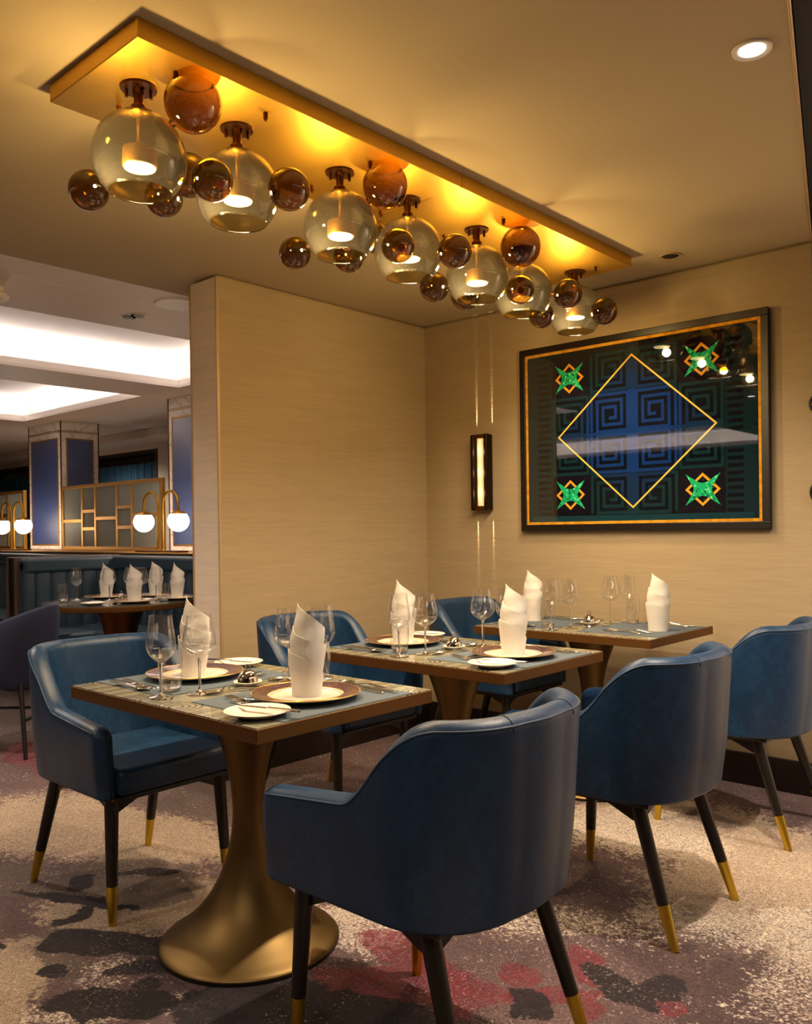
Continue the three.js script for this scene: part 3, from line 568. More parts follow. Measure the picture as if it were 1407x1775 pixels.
const TOPY = 0.745, TW = 0.45, TD = 0.313;
const topG = (() => { const g = new THREE.BoxGeometry(0.896, 0.004, 0.622).translate(0, 0.743, 0), n = clean(g), p = n.attributes.position, uv = n.attributes.uv; for (let i = 0; i < p.count; i++) uv.setXY(i, p.getX(i) / 0.9 + 0.5, 0.5 - p.getZ(i) / 0.63); return n; })();
const edgeG = bx(-TW, TW, 0.707, 0.7425, -TD, TD, 0.002);
function diningTable(label, x, z) {
  const t = thing('dining_table', label, 'table', [x, 0, z], 0, 'square edged dining tables');
  obj('tabletop', edgeG, M.tableEdge, t); obj('printed_glass', topG, M.tableTop, t);
  const p = obj('pedestal', pedCurve, M.bronze, t);
  obj('foot_ring', cyl(0.262, 0.262, 0, 0.008, 64), M.blackWood, p);
  return t;
}
const TABLES = [[1.4, 2.45], [1.407, 1.482], [1.4, 0.46]];
diningTable('bronze pedestal dining table nearest the viewer, flared base fully visible', ...TABLES[0]);
diningTable('bronze pedestal dining table in the middle of the row of three', ...TABLES[1]);
diningTable('bronze pedestal dining table farthest back, beside the picture wall', ...TABLES[2]);

// --- tableware prototypes (origin where each stands) ---
const bowlProfile = (h, rMax, rTop, y0) => { const o = []; for (let i = 0; i <= 26; i++) { const u = i / 26, y = y0 + (h - y0) * u; const k = u < 0.36 ? Math.sin(u / 0.36 * Math.PI / 2) ** 0.62 : 1; const r = (u < 0.36 ? rMax * k : lerp(rMax, rTop, smooth(0.36, 1.02, u))); o.push([Math.max(r, 0.0045), y]); } return o; };
function wineGeo(h, rMax, rTop, y0) {
  const o = bowlProfile(h, rMax, rTop, y0), i = o.map(([r, y]) => [Math.max(r - 0.0011, 0.0005), y + (y < y0 + 0.012 ? 0.004 : 0)]).reverse();
  return [lathe([...o, [o[o.length - 1][0] - 0.0005, h + 0.0006], ...i], 48), lathe([[0.0005, y0 + 0.001], [0.006, y0 + 0.001], [0.0042, y0 - 0.012], [0.0036, y0 - 0.04], [0.0038, 0.018], [0.006, 0.008], [0.018, 0.0045], [0.034, 0.0025], [0.036, 0.001], [0.0355, 0], [0.0005, 0]], 40)];
}
const WINE_BIG = wineGeo(0.222, 0.047, 0.034, 0.1), WINE_TALL = wineGeo(0.226, 0.0405, 0.0315, 0.095);
const TUMBLER = [lathe([[0.0005, 0], [0.025, 0], [0.0275, 0.004], [0.0315, 0.02], [0.0345, 0.05], [0.0355, 0.075], [0.034, 0.1], [0.0315, 0.122], [0.0305, 0.1225], [0.0328, 0.1], [0.0343, 0.075], [0.0333, 0.05], [0.0295, 0.024], [0.026, 0.018], [0.0005, 0.0165]], 44), lathe([[0.0005, 0.0003], [0.0245, 0.0003], [0.0268, 0.004], [0.0285, 0.0165], [0.0005, 0.0162]], 40)];
const GLASS_PROTO = { wine_glass: [WINE_BIG, 'bowl', 'stem'], tall_wine_glass: [WINE_TALL, 'bowl', 'stem'], water_tumbler: [TUMBLER, 'wall', 'base'] };
function glass(kind, x, y, z, label, group) {
  const t = thing(kind, label, 'glass', [x, y, z], 0, group), [g, a, b] = GLASS_PROTO[kind];
  obj(a, g[0], M.glass, t); obj(b, g[1], M.glassSolid, t);
  return t;
}
const chargerBody = lathe([[0.0005, 0.003], [0.062, 0.003], [0.066, 0.0], [0.078, 0.0], [0.08, 0.003], [0.11, 0.01], [0.148, 0.0165], [0.1515, 0.0185], [0.149, 0.0195], [0.104, 0.0125], [0.098, 0.009], [0.088, 0.006], [0.0005, 0.006]], 80);
const chargerRim = lathe([[0.1465, 0.0196], [0.105, 0.0131]].map(([r, y]) => [r, y + 0.0003]).reverse(), 80);
const chargerGold = [new THREE.TorusGeometry(0.1495, 0.0016, 6, 80).rotateX(Math.PI / 2).translate(0, 0.0195, 0), new THREE.TorusGeometry(0.104, 0.001, 6, 80).rotateX(Math.PI / 2).translate(0, 0.0133, 0), new THREE.TorusGeometry(0.0975, 0.0006, 6, 80).rotateX(Math.PI / 2).translate(0, 0.0095, 0)];
function charger(x, y, z, label, group) {
  const t = thing('charger_plate', label, 'plate', [x, y, z], 0, group);
  const b = obj('plate', chargerBody, M.china, t); obj('patterned_rim', chargerRim, M.rim, t); obj('gilt_line', chargerGold, M.gilt, t);
  return t;
}
const sidePlateG = lathe([[0.0005, 0.002], [0.04, 0.002], [0.043, 0.0], [0.048, 0.0], [0.05, 0.003], [0.07, 0.009], [0.082, 0.0145], [0.0828, 0.0158], [0.081, 0.0162], [0.062, 0.0105], [0.052, 0.006], [0.046, 0.0048], [0.0005, 0.0048]], 64);
// rolled napkin: a spiral sheet with a slanting top edge
const napkinG = (() => {
  const rows = [], N = 150, turns = 2.45, K = 22;
  for (const side of [1, -1]) {
    const list = [];
    for (let i = 0; i <= N; i++) {
      const u = i / N, a = 2.6 - u * turns * Math.PI * 2, layer = u * 0.012;
      const w = ((2.6 - a) % (Math.PI * 2)) / (Math.PI * 2), tip = Math.abs(w < 0.5 ? w : w - 1) * 2;       // 0 at the peak, 1 opposite
      let h = 0.252 - 0.062 * Math.floor((2.6 - a) / (Math.PI * 2)) - 0.062 * w - 0.04 * Math.pow(tip, 0.8) * (1 - u * 0.5) + 0.004 * Math.sin(u * 23);
      if (u > 0.9) h *= 1 - 0.3 * (u - 0.9) / 0.1;
      const col = [];
      for (let k = 0; k <= K; k++) {
        const v = k / K, y = h * v, Y = y / 0.25;
        let r = 0.0285 + 0.012 * smooth(0, 0.5, Y) - 0.003 * smooth(0.55, 1, Y);
        r += layer + 0.0016 * Math.sin(y * 85 + a * 1.4) * smooth(0.25, 0.6, Y) - (side > 0 ? 0 : 0.0018);
        const sq = 1 - 0.25 * smooth(0.6, 1.0, Y);
        const cx = 0.012 * Y * Y, cz = -0.006 * Y;
        col.push(V(Math.cos(a) * r * 1.06 + cx, y, Math.sin(a) * r * 0.96 * sq + cz));
      }
      list.push(side > 0 ? col : col.slice());
    }
    rows.push(list);
  }
  const edge = [];
  const outer = grid(rows[0]), inner = grid(rows[1].slice().reverse());
  const strip = (a, b) => grid(a.map((p, i) => [p, b[i]]));
  edge.push(strip(rows[1].map((c) => c[K]), rows[0].map((c) => c[K])), strip(rows[0][N], rows[1][N]), strip(rows[1][0], rows[0][0]));
  return join([outer, inner, ...edge]);
})();
function napkin(x, y, z, turn, label, group) {
  const t = obj('napkin', napkinG, M.linen); t.position.set(x, y, z); t.rotation.y = turn;
  return tag(t, label, 'napkin', group);
}
// cutlery: flat outline along +x (tip) from handle end at -x
const flatG = (pts, thick = 0.0022) => { const s = new THREE.Shape(pts.map(([x, z]) => new THREE.Vector2(x, z))); return new THREE.ExtrudeGeometry(s, { depth: thick, bevelEnabled: true, bevelSize: 0.0006, bevelThickness: 0.0006, bevelSegments: 1, curveSegments: 8 }).rotateX(-Math.PI / 2).translate(0, 0.0006, 0); };
const handle = (x0, x1, w0, w1) => [[x1, w1], [lerp(x0, x1, 0.5), lerp(w0, w1, 0.55)], [x0 + 0.012, w0], [x0 + 0.002, w0 * 0.8], [x0, 0], [x0 + 0.002, -w0 * 0.8], [x0 + 0.012, -w0], [lerp(x0, x1, 0.5), -lerp(w0, w1, 0.55)], [x1, -w1]];
const bend = (g, f) => { const p = g.attributes.position; for (let i = 0; i < p.count; i++) p.setY(i, p.getY(i) + f(p.getX(i), p.getZ(i))); g.computeVertexNormals(); return g; };
const forkLift = (x) => 0.01 * smooth(-0.095, -0.04, x) * smooth(0.06, -0.01, x) + 0.006 * smooth(0.04, 0.1, x);
const FORK = [bend(flatG(handle(-0.1, 0.03, 0.0085, 0.003)), forkLift), [bend(flatG([[0.028, 0.003], [0.04, 0.0105], [0.058, 0.0115], [0.058, -0.0115], [0.04, -0.0105], [0.028, -0.003]]), forkLift), ...[-0.0098, -0.0033, 0.0033, 0.0098].map((z) => bend(flatG([[0.057, z - 0.0016], [0.1, z - 0.0009], [0.102, z], [0.1, z + 0.0009], [0.057, z + 0.0016]]), forkLift))]];
const KNIFE = [flatG(handle(-0.115, 0.005, 0.0078, 0.0055), 0.0045), flatG([[0.004, -0.006], [0.01, -0.0095], [0.09, -0.0085], [0.112, -0.002], [0.115, 0.003], [0.1, 0.0065], [0.01, 0.0065], [0.004, 0.0045]], 0.0014)];
const spoonLift = (x) => 0.009 * smooth(-0.095, -0.04, x) * smooth(0.04, -0.01, x);
const SPOON = [bend(flatG(handle(-0.1, 0.04, 0.0085, 0.003)), spoonLift), (() => { const rows = []; for (let i = 0; i <= 12; i++) { const a = i / 12, x = 0.037 + 0.066 * a, w = 0.0215 * Math.sqrt(Math.max(0.015, Math.sin(Math.PI * Math.pow(a, 0.85)))), r = []; for (let k = 0; k <= 10; k++) { const v = k / 5 - 1; r.push(V(x, 0.0012 + 0.009 * (v * v * 0.8 + 0.2 * (2 * a - 1) ** 2), v * w)); } for (let k = 10; k >= 0; k--) { const v = k / 5 - 1; r.push(V(x, 0.0001 + 0.0088 * (v * v * 0.8 + 0.2 * (2 * a - 1) ** 2), v * w * 0.98)); } rows.push(r); } return grid(rows, true, true); })()];
const CUT = { fork: [FORK, 'handle', 'tines'], knife: [KNIFE, 'handle', 'blade'], spoon: [SPOON, 'handle', 'bowl'] };
function cutlery(kind, x, y, z, turn, label, group, scale = 1) {
  const t = thing(kind, label, kind, [x, y, z], turn, group), [g, a, b] = CUT[kind];
  obj(a, g[0], M.steel, t); obj(b, g[1], M.steel, t); t.scale.setScalar(scale);
  return t;
}
function cloche(x, y, z, label) {
  const d = tag(obj('sauce_dish', lathe([[0.0005, 0.002], [0.02, 0.0], [0.024, 0.0], [0.026, 0.003], [0.038, 0.009], [0.0435, 0.0125], [0.0425, 0.0137], [0.03, 0.008], [0.0005, 0.005]], 48), M.china), label.replace('silver domed butter cover with ring handle', 'small white dish under the butter cover'), 'dish', 'small centre dishes');
  d.position.set(x, y, z);
  const t = thing('butter_cover', label, 'cloche', [x, y + 0.0078, z], 0.6, 'silver butter covers');
  obj('dome', lathe([[0.0305, 0.0], [0.0325, 0.0015], [0.0312, 0.004], [0.0305, 0.008], [0.0285, 0.018], [0.0235, 0.029], [0.015, 0.0365], [0.006, 0.0395], [0.0005, 0.04]], 48), M.silver, t);
  obj('ring_handle', [tube([V(-0.006, 0.038, 0), V(-0.0065, 0.05, 0), V(-0.004, 0.0535, 0), V(0.004, 0.0535, 0), V(0.0065, 0.05, 0), V(0.006, 0.038, 0)], 0.002, 24, 8)], M.silver, t);
}
function placemat(x, z, label) {
  const m = obj('placemat', bx(-0.193, 0.193, 0, 0.0018, -0.232, 0.232), M.mat); m.position.set(x, TOPY, z);
  return tag(m, label, 'placemat', 'woven blue grey placemats');
}
// one table laid for two; s = 1 is the end nearer the aisle, s = -1 the end nearer the partition
const TN = ['front table', 'middle table', 'far table'];
TABLES.forEach(([tx, tz], k) => {
  for (const s of [1, -1]) {
    const where = `${s > 0 ? 'right' : 'left'} setting of the ${TN[k]}`, on = (dx, dz) => [tx + s * dx, tz + s * dz];
    placemat(...on(0.253, -0.002), `blue grey woven placemat, ${where}`);
    const y = TOPY + 0.0018, [px, pz] = on(0.268, 0.004);
    if (k < 2) charger(px, y, pz, `cream charger plate with purple and gold rim, ${where}`, 'charger plates');
    const [nx, nz] = k < 2 ? on(0.262, -0.004) : on(0.34, 0.02);
    napkin(nx, y + (k < 2 ? 0.006 : 0), nz, s > 0 ? 0.35 : 0.2, `white napkin rolled to a point, ${where}`, 'rolled napkins');
    const kn = s > 0 ? Math.PI : 0, g = 'table cutlery';
    const cut = (kind, dx, dz, lift, dt, words, sc) => { const [cx, cz] = on(dx, dz); cutlery(kind, cx, y + lift, cz, kn + dt, `${words}, ${where}`, g, sc); };
    cut('knife', 0.3, -0.196, 0, 0.03, 'steel dinner knife beside the mat edge', 1);
    cut('knife', 0.29, -0.174, 0, -0.04, 'shorter steel knife next to the spoon', 0.9);
    cut('spoon', 0.26, -0.222, 0, 0.05, 'steel soup spoon outside the knives', 0.9);
    if (k < 2) {
      cut('fork', 0.2, 0.135, 0, 0.05, 'steel dinner fork tucked by the plate', 1);
      cut('fork', 0.245, 0.168, 0, -0.06, 'steel starter fork outside the dinner fork', 0.95);
      cut('spoon', 0.03, 0.01 + 0.06, 0, 1.35, 'steel dessert spoon above the plate', 0.8);
      const [bx_, bz_] = on(0.343, 0.228);
      const b = tag(obj('side_plate', sidePlateG, M.china), `small plain cream bread plate, ${where}`, 'plate', 'bread plates'); b.position.set(bx_, y, bz_);
      cutlery('knife', bx_ + s * 0.02, y + 0.0165, bz_ - s * 0.02, kn + 0.25, `butter knife laid across the bread plate, ${where}`, 'butter knives', 0.82);
    } else {
      cut('fork', 0.27, 0.135, 0, 0.05, 'steel dinner fork left of the napkin', 1);
      cut('fork', 0.25, 0.175, 0, -0.08, 'steel starter fork outside the dinner fork', 0.95);
      cut('spoon', 0.06, 0.06, 0, 1.2, 'steel dessert spoon near the centre dish', 0.8);
    }
    const gl = (kind, dx, dz, words) => { const [cx, cz] = on(dx, dz); glass(kind, cx, TOPY + (s * dx > 0.06 * s && dx > 0.06 ? 0.0018 : 0.0018), cz, `${words}, ${where}`, 'drinking glasses'); };
    gl('tall_wine_glass', 0.062, -0.244, 'slender wine glass beside the table edge');
    gl('wine_glass', 0.022, -0.146, 'round bowled wine glass nearer the centre');
    gl('water_tumbler', 0.12, -0.178, 'short water tumbler between plate and wine glasses');
  }
  cloche(tx - 0.022, TOPY, tz - 0.022, `silver domed butter cover with ring handle at the centre of the ${TN[k]}`);
});
console.log('tables');

// ---------------------------------------------------------------- lounge beyond the partition
struct('wall_low', [bx(-13.9, -0.25, 0, 1.03, -0.44, 0.12)], M.walnut, 'low dividing wall behind the lounge booths');
struct('trim_5', [bx(-13.9, -0.25, 1.03, 1.042, -0.44, 0.135, 0.003)], M.brassFrame, 'brass capping on the low dividing wall');
function column(label, x0, x1, z0, z1) {
  const t = thing('column', label, 'column', [(x0 + x1) / 2, 0, (z0 + z1) / 2]);
  t.userData.kind = 'structure';
  const a = (x1 - x0) / 2, b = (z1 - z0) / 2;
  obj('marble_body', bx(-a, a, 1.043, H - 0.001, -b, b, 0.004), M.marble, t);
  for (const y of [2.335, 2.35]) obj('brass_line', bx(-a - 0.003, a + 0.003, y - 0.003, y + 0.003, -b - 0.003, b + 0.003), M.brassFrame, t);
  for (const s of [-1, 1]) for (const u of [-1, 1]) obj('brass_corner', bx(s * a - 0.006, s * a + 0.006, 1.043, H - 0.002, u * b - 0.006, u * b + 0.006, 0.002), M.brassDark, t);
  const panel = (g, f) => { const p = obj('blue_panel', g, M.bluePanel, t); obj('panel_frame', f, M.brassFrame, p); };
  const face = (s) => panel(bx(-a + 0.075, a - 0.075, 1.1, 2.255, s * b - 0.004, s * b + 0.004), [bx(-a + 0.06, a - 0.06, 2.255, 2.27, s * b - 0.007, s * b + 0.007), bx(-a + 0.06, a - 0.06, 1.085, 1.1, s * b - 0.007, s * b + 0.007), bx(-a + 0.06, -a + 0.075, 1.1, 2.255, s * b - 0.007, s * b + 0.007), bx(a - 0.075, a - 0.06, 1.1, 2.255, s * b - 0.007, s * b + 0.007)]);
  const side = (s) => panel(bx(s * a - 0.004, s * a + 0.004, 1.1, 2.255, -b + 0.075, b - 0.075), [bx(s * a - 0.007, s * a + 0.007, 2.255, 2.27, -b + 0.06, b - 0.06), bx(s * a - 0.007, s * a + 0.007, 1.085, 1.1, -b + 0.06, b - 0.06), bx(s * a - 0.007, s * a + 0.007, 1.1, 2.255, -b + 0.06, -b + 0.075), bx(s * a - 0.007, s * a + 0.007, 1.1, 2.255, b - 0.075, b - 0.06)]);
  face(1); face(-1); side(1); side(-1);
  return t;
}
column('marble column with lavender blue panels between the two brass screens', -6.42, -5.64, -0.86, -0.42);
column('marble column with blue panel next to the partition edge', -3.51, -2.73, -0.86, -0.42);
column('marble column with blue panels mirrored in the framed print', -0.32, 0.46, 6.6, 7.1).children[0].name = 'marble_body';
function screen(label, x0, x1, cols, y1 = 1.725) {
  const y0 = 1.043, z = -0.4, W = x1 - x0, f = 0.034, t = thing('glass_screen', label, 'screen', [x0, 0, z]);
  t.userData.group = 'brass and fluted glass screens';
  obj('frame', [bx(0, W, y1 - f, y1, -0.02, 0.02, 0.003), bx(0, W, y0, y0 + f, -0.02, 0.02, 0.003), bx(0, f, y0 + f, y1 - f, -0.02, 0.02, 0.003), bx(W - f, W, y0 + f, y1 - f, -0.02, 0.02, 0.003)], M.brassFrame, t);
  cols.forEach(([u0, u1, splits], i) => {
    const a = f + (W - 2 * f) * u0, b = f + (W - 2 * f) * u1;
    if (i) obj('mullion', bx(a - f / 2, a + f / 2, y0 + f, y1 - f, -0.018, 0.018, 0.002), M.brassFrame, t);
    const l = a + (i ? f / 2 : 0), r = b - (i < cols.length - 1 ? f / 2 : 0), ys = [0, ...splits, 1].map((v) => lerp(y0 + f, y1 - f, v));
    for (let k = 0; k + 1 < ys.length; k++) {
      const lo = ys[k] + (k ? f / 2 : 0), hi = ys[k + 1] - (k + 2 < ys.length ? f / 2 : 0);
      if (k) obj('rail', bx(l, r, ys[k] - f / 2, ys[k] + f / 2, -0.018, 0.018, 0.002), M.brassFrame, t);
      // fluted pane: shallow vertical waves
      const n = Math.max(4, Math.round((r - l) / 0.012)), fr = [], bk = [];
      for (let q = 0; q <= n * 4; q++) { const x = lerp(l, r, q / (n * 4)), d = 0.003 + 0.0022 * Math.cos(q / 4 * Math.PI * 2); fr.push([V(x, lo, d), V(x, hi, d)]); bk.push([V(x, lo, -0.003), V(x, hi, -0.003)]); }
      obj('pane', [grid(fr.slice().reverse()), grid(bk)], M.fluted, t);
    }
  });
}
const COLS = [[0, 0.215, [0.44]], [0.215, 0.36, [0.3, 0.6]], [0.36, 0.585, [0.47]], [0.585, 0.735, [0.31, 0.64]], [0.735, 1, [0.5]]];
screen('brass framed screen of fluted panes between the two columns', -5.56, -3.58, COLS);
screen('brass framed fluted screen beyond the first column, cut by the picture edge', -8.5, -6.5, COLS.map(([a, b, c]) => [1 - b, 1 - a, c]).reverse());
// window wall far behind
{
  const wins = [[-8.3, -6.25], [-11.6, -9.4]], z = -2.0;
  const parts = [bx(-14, -11.6, 0, 2.36, z - 0.15, z), bx(-9.4, -8.3, 0, 2.36, z - 0.15, z), bx(-6.25, -0.2, 0, 2.36, z - 0.15, z), bx(-14, -0.2, 2.3, H + 0.01, z - 0.15, z + 0.001), bx(-14, -0.2, 0, 0.9, z - 0.16, z - 0.02)];
  struct('wall_window', parts, M.wallPale, 'pale wall with dark curtained windows behind the lounge');
  struct('ceiling_bulkhead', bx(-14, -0.22, 2.36, H - 0.001, z + 0.002, -1.5), M.ceilingPale, 'low bulkhead above the lounge windows');
  wins.forEach(([a, b], i) => {
    const w = obj(`window_${i + 1}`, [bx(a, b, 2.26, 2.3, z - 0.14, z - 0.02), bx(b - 0.12, b, 0.9, 2.26, z - 0.14, z - 0.02), bx(a, a + 0.12, 0.9, 2.26, z - 0.14, z - 0.02)], M.windowFrame);
    w.userData = { kind: 'structure', label: i ? 'dark window frame beyond the far column' : 'dark window frame between the two columns' };
    obj('pane', bx(a, b, 0.9, 2.3, z - 0.16, z - 0.145), M.windowDark, w);
    const rows = []; for (let q = 0; q <= 160; q++) { const x = lerp(a + 0.3, b - 0.13, q / 160), d = z - 0.09 + 0.022 * Math.sin(q * 0.72) + 0.01 * Math.sin(q * 0.31 + 1); rows.push([V(x, 0.95, d), V(x, 2.14, d)]); }
    const back = rows.map(([p, q]) => [p.clone().add(V(0, 0, -0.006)), q.clone().add(V(0, 0, -0.006))]);
    tag(obj('curtain', [grid(rows.slice().reverse()), grid(back)], M.curtain), `dark blue pleated curtain in the window ${i ? 'beyond the far column' : 'between the two columns'}`, 'curtain', 'window curtains');
  });
}
// twin globe lamps on the ledge
function twinLamp(label, x, z) {
  const t = thing('globe_lamp', label, 'lamp', [x, 1.042, z], 0, 'twin brass globe lamps');
  obj('base', bx(-0.32, 0.32, 0, 0.014, -0.06, 0.06, 0.004), M.brassDark, t);
  for (const s of [-1, 1]) {
    const xs = s * 0.035, xe = s * 0.268, r = Math.abs(xe - xs) / 2, pts = [V(xs, 0.012, 0), V(xs, 0.2, 0), V(xs, 0.385, 0)];
    for (let i = 1; i < 8; i++) { const a = Math.PI * i / 8; pts.push(V((xs + xe) / 2 - s * r * Math.cos(a), 0.4 + r * Math.sin(a), 0)); }
    pts.push(V(xe, 0.385, 0), V(xe, 0.34, 0));
    obj('arm', tube(pts, 0.012, 60, 12), M.brass, t);
    obj('foot', cyl(0.02, 0.018, 0.013, 0.03, 20, xs, 0), M.brass, t);
    const g = obj('globe', new THREE.SphereGeometry(0.09, 32, 24).translate(xe, 0.262, 0), M.globe, t);
    const cap = []; for (let i = 0; i <= 10; i++) { const a = Math.PI * 0.27 * i / 10; cap.push([0.0915 * Math.sin(a), 0.262 + 0.0915 * Math.cos(a)]); }
    obj('cap', lathe(cap.reverse(), 32).translate(xe, 0, 0), M.brass, g);
    const l = new THREE.PointLight(GLOBE, GLOBE_POWER, 0, 2); l.position.set(x + xe, 1.042 + 0.25, z); l.shadow.radius = 3.5; l.castShadow = true; l.name = 'globe_light'; scene.add(l);
  }
}
twinLamp('twin brass gooseneck lamp with two white globes next to the partition', -2.99, 0.0);
twinLamp('twin brass gooseneck lamp with white globes at the picture edge', -5.91, 0.0);
// booths: padded channel backs, seats and timber end panels
function booth(label, x0, x1, zBack, zEnd, wing, visible) {
  const t = thing('booth_sofa', label, 'booth', [0, 0, 0], 0, 'channel tufted booths');
  const channel = (a, b, y0, y1, alongX, at, sign) => {   // one padded roll
    const rows = []; const n = 10, m = 8;
    for (let i = 0; i <= n; i++) { const u = i / n, bulge = 0.03 * Math.pow(Math.sin(Math.PI * u), 0.6), r = []; for (let k = 0; k <= m; k++) { const v = k / m, e = bulge * Math.pow(Math.sin(Math.PI * clamp(v, 0.03, 0.97)), 0.25), y = lerp(y0, y1, v); r.push(alongX ? V(lerp(a, b, u), y, at + sign * e) : V(at + sign * e, y, lerp(a, b, u))); } rows.push(r); }
    return grid(rows);
  };
  const W = 0.13;
  obj('back', [bx(x0 - 0.09, x1, 0.2, 1.0, zBack - 0.12, zBack - 0.002, 0.02, 3)], M.leatherDark, t);
  obj('top_roll', bx(x0 - 0.02, x1, 0.9, 1.02, zBack - 0.1, zBack + 0.035, 0.03, 4), M.leatherDark, t);
  for (let x = x0; x < Math.min(x1, visible) - 0.05; x += W) obj('channel', channel(x, x + W, 0.42, 0.905, true, zBack - 0.002, 1), M.leatherDark, t);
  obj('seat', bx(x0 + 0.02, x1, 0.34, 0.46, zBack + 0.0, zBack + 0.5, 0.035, 4), M.leatherDark, t);
  obj('plinth', bx(x0 + 0.02, x1, 0, 0.34, zBack, zBack + 0.42), M.black, t);
  if (wing) {
    obj('wing_back', bx(x0 - 0.1, x0 - 0.002, 0.2, 1.0, zBack, zEnd, 0.02, 3), M.leatherDark, t);
    obj('wing_top_roll', bx(x0 - 0.1, x0 + 0.035, 0.9, 1.02, zBack - 0.02, zEnd, 0.03, 4), M.leatherDark, t);
    for (let z = zBack + 0.03; z < zEnd - 0.05; z += W) obj('channel', channel(z, Math.min(z + W, zEnd), 0.42, 0.905, false, x0 - 0.002, 1), M.leatherDark, t);
    obj('wing_seat', [bx(x0 + 0.02, x0 + 0.58, 0.34, 0.46, zBack + 0.3, zEnd - 0.02, 0.035, 4), cyl(0.27, 0.27, 0.345, 0.458, 40, x0 + 0.31, zEnd - 0.02)], M.leatherDark, t);
    obj('wing_plinth', bx(x0 + 0.02, x0 + 0.5, 0, 0.34, zBack + 0.3, zEnd - 0.04), M.black, t);
  }
  return t;
}
booth('dark blue channel tufted booth around the round table', -3.3, -0.3, 0.262, 1.03, true, -1.7);
booth('dark blue channel tufted booth beyond the timber end panel', -7.2, -3.73, 0.262, 1.03, false, -5);
{
  const t = thing('booth_divider', 'timber end panel with dark centre strip between two booths', 'panel', [-3.5, 0, 0.62]);
  obj('side_board', bx(-0.095, -0.055, 0, 1.025, -0.48, 0.43, 0.004), M.walnut, t); obj('side_board', bx(0.055, 0.095, 0, 1.025, -0.48, 0.43, 0.004), M.walnut, t); obj('core', bx(-0.056, 0.056, 0, 1.02, -0.48, 0.42), M.blackWood, t);
}
{ // far booth wing covered in the same leather, backing the divider
  const t = obj('booth_wing', [bx(-3.72, -3.6, 0.3, 1.02, 0.262, 1.0, 0.03, 4)], M.leatherDark); tag(t, 'padded side wing of the far booth next to the end panel', 'booth wing');
}
// round booth table and its setting
function roundTable(label, x, z, r) {
  const t = thing('round_table', label, 'table', [x, 0, z], 0, 'round booth tables');
  obj('tabletop', lathe([[0.0005, 0.705], [r - 0.004, 0.705], [r, 0.709], [r, 0.7385], [r - 0.002, 0.741], [0.0005, 0.741]], 80), M.tableEdge, t);
  obj('glass_top', cyl(r - 0.003, r - 0.003, 0.741, 0.745, 80), phys({ color: 0x3f4540, roughness: 0.4, clearcoat: 1, clearcoatRoughness: 0.03 }), t);
  obj('pedestal', lathe([[0.0005, 0.705], [0.17, 0.705], [0.15, 0.66], [0.12, 0.58], [0.1, 0.48], [0.09, 0.38], [0.095, 0.25], [0.13, 0.12], [0.2, 0.03], [0.23, 0.0], [0.0005, 0]], 48), M.brassDark, t);
}
roundTable('round dark topped bronze table in the lounge booth', -1.95, 0.97, 0.5);
{
  const c = [-1.95, 0.97], y = TOPY, g = 'lounge drinking glasses', L = V(-0.74, 0, 0.67), F = V(0.67, 0, 0.74);      // screen left and towards the viewer
  const at = (l, f) => [c[0] + L.x * l + F.x * f, c[1] + L.z * l + F.z * f];
  const put = (fn, l, f, ...a) => { const [x, z] = at(l, f); return fn(x, y, z, ...a); };
  const sideL = (l, f, label) => { const [x, z] = at(l, f); const b = tag(obj('side_plate', sidePlateG, M.china), label, 'plate', 'lounge bread plates'); b.position.set(x, y, z); };
  const sets = [[0.17, -0.22, 'leftmost setting of the round booth table', 0.35], [-0.16, 0.2, 'front setting of the round booth table', 0.5], [-0.38, -0.05, 'setting of the round booth table next to the partition', 0.15], [-0.15, -0.32, 'rear setting of the round booth table', 0.7]];
  sets.forEach(([l, f, w, turn], i) => {
    const [x, z] = at(l, f);
    charger(x, y, z, `cream charger plate, ${w}`, 'lounge charger plates'); napkin(x, y + 0.006, z, turn, `white rolled napkin, ${w}`, 'lounge napkins');
  });
  [[0.34, -0.11, 'tall_wine_glass', 'slender wine glass beside the leftmost lounge napkin'], [0.08, -0.02, 'wine_glass', 'round wine glass at the middle of the round booth table'], [0.38, 0.03, 'water_tumbler', 'water tumbler at the left rim of the round booth table'], [-0.03, -0.13, 'wine_glass', 'round wine glass behind the centre dish of the booth table'], [-0.09, 0.02, 'tall_wine_glass', 'slender wine glass in front of the centre dish of the booth table'], [-0.125, -0.07, 'wine_glass', 'round wine glass behind the front lounge napkin'], [-0.21, -0.13, 'tall_wine_glass', 'slender wine glass between two lounge napkins'], [-0.335, 0.125, 'water_tumbler', 'water tumbler to the side of the front lounge napkin']].forEach(([l, f, kind, label]) => { const [x, z] = at(l, f); glass(kind, x, y, z, label, g); });
  sideL(0.06, 0.33, 'small cream bread plate at the front rim of the booth table');
  [[0.33, 0.15, 'knife', 'steel knife at the left rim of the booth table'], [0.3, 0.2, 'fork', 'steel fork at the left rim of the booth table'], [0.2, 0.12, 'spoon', 'steel spoon at the middle of the booth table']].forEach(([l, f, kind, label]) => { const [x, z] = at(l, f); cutlery(kind, x, y, z, 0.8 + l, label, 'lounge cutlery'); });
  const [x, z] = at(0.0, -0.03); cloche(x, y, z, 'silver domed butter cover with ring handle on the round booth table');
}
roundTable('round bronze table in the far booth, cut by the picture edge', -4.35, 1.42, 0.5);
{
  const [x, z] = [-4.35, 1.42], y = TOPY; 
  [[0.18, -0.3], [0.08, -0.2], [0.3, -0.2]].forEach(([a, b], i) => glass(i % 2 ? 'wine_glass' : 'tall_wine_glass', x + a, y, z + b, `wine glass on the far booth table, ${['by the rim', 'in the middle', 'nearest the napkin'][i]}`, 'far lounge glasses'));
  napkin(x + 0.36, y, z - 0.3, 0.4, 'white rolled napkin on the far booth table', 'lounge napkins');
}
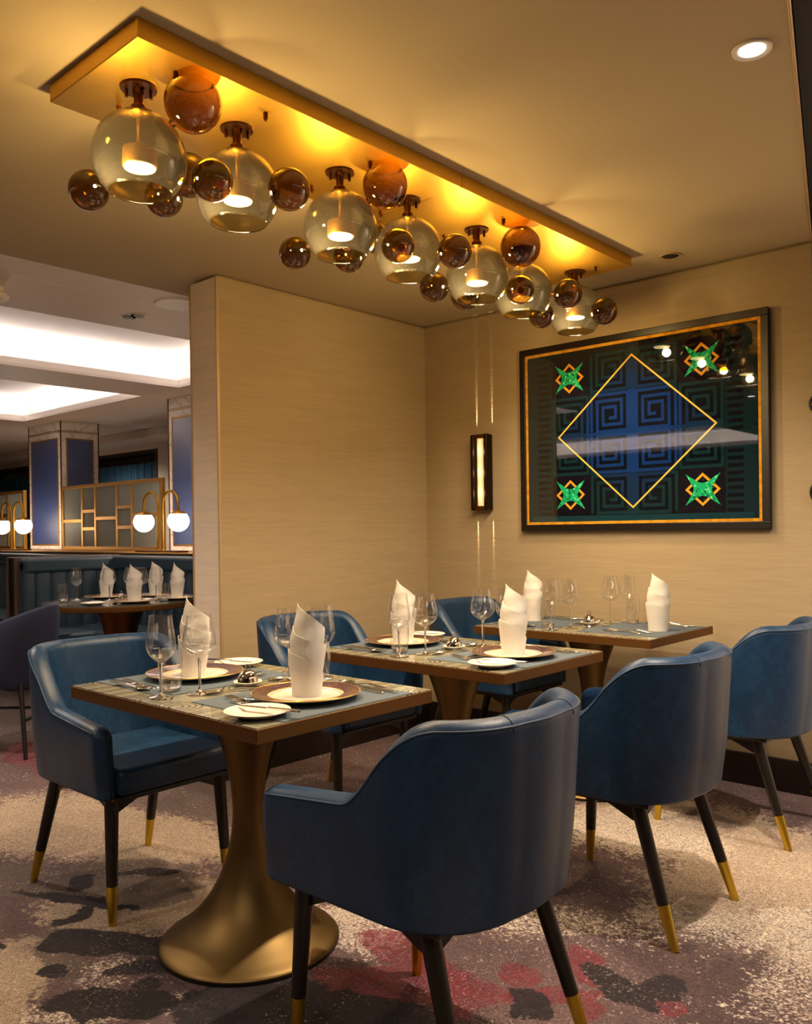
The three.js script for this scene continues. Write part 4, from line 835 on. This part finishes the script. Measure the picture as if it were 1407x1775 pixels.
// velvet chair at the picture edge
{
  const t = thing('velvet_chair', 'dark navy velvet tub chair with thin black legs at the picture edge', 'chair', [-1.44, 0, 1.97], -2.406);
  const rows = [], n = 60;
  for (let i = 0; i <= n; i++) {
    const a = lerp(-2.35, 2.35, i / n), ca = Math.cos(Math.PI - a * 0.0 - a), x = -0.27 * Math.cos(a) , z = 0.29 * Math.sin(a), back = smooth(0.2, 1, (Math.cos(a) + 1) / 2), h = lerp(0.62, 0.82, Math.pow((Math.cos(a) + 1) / 2, 1.3)), base = lerp(0.565, 0.36, smooth(0.05, 0.85, (Math.cos(a) + 1) / 2)), r = [];
    const e = Math.sqrt(Math.max(0.02, 1 - Math.pow(Math.abs(i / n * 2 - 1), 14)));
    for (let k = 0; k < 16; k++) { const q = k / 16 * Math.PI * 2, yy = (h + base) / 2 + (h - base) / 2 * Math.sin(q) * (0.75 + 0.25 * e), th = 0.03 * Math.cos(q) * e, v = clamp((yy - 0.36) / 0.45), s = 0.8 + 0.24 * v; r.push(V(x * s + th * (x / 0.28), yy, z * s + th * (z / 0.29))); }
    rows.push(r);
  }
  obj('shell', grid(rows, true, true), M.velvet, t);
  obj('seat', lathe([[0.0005, 0.385], [0.19, 0.385], [0.215, 0.395], [0.228, 0.425], [0.222, 0.455], [0.195, 0.472], [0.0005, 0.478]], 40).translate(0.02, 0, 0), M.velvet, t);
  obj('brass_band', bx(-0.1, 0.12, 0.47, 0.482, 0.15, 0.158), M.goldTip, t);
  for (const [x, z] of [[0.2, 0.2], [0.2, -0.2], [-0.2, 0.2], [-0.2, -0.2]]) obj('leg', bar(V(x * 1.05, 0, z * 1.05), V(x * 0.85, 0.4, z * 0.85), 0.011, 0.014, 12), M.black, t);
  obj('stretcher', [bar(V(-0.19, 0.2, -0.19), V(-0.19, 0.2, 0.19), 0.009, 0.009, 10), bar(V(-0.19, 0.2, 0.19), V(0.19, 0.2, 0.19), 0.009, 0.009, 10), bar(V(0.19, 0.2, -0.19), V(0.19, 0.2, 0.19), 0.009, 0.009, 10)], M.black, t);
}
// brass ring ornaments just inside the picture edge
for (const [y, r, l] of [[1.735, 0.045, 'upper'], [1.345, 0.055, 'lower']]) {
  const t = thing('ring_ornament', `${l} round gold disc with dark rim on the wall at the picture edge`, 'ornament', [2.238 + r, y, 0.0], 0);
  obj('rim', new THREE.TorusGeometry(r, 0.006, 10, 40).translate(0, 0, 0.008), M.blackWood, t); obj('disc', cyl(r, r, 0.001, 0.006, 40).rotateX(Math.PI / 2), M.goldTip, t);
}

scene.traverse((o) => { if (o.isMesh) { o.castShadow = true; o.receiveShadow = true; } });
renderer.render(scene, camera);
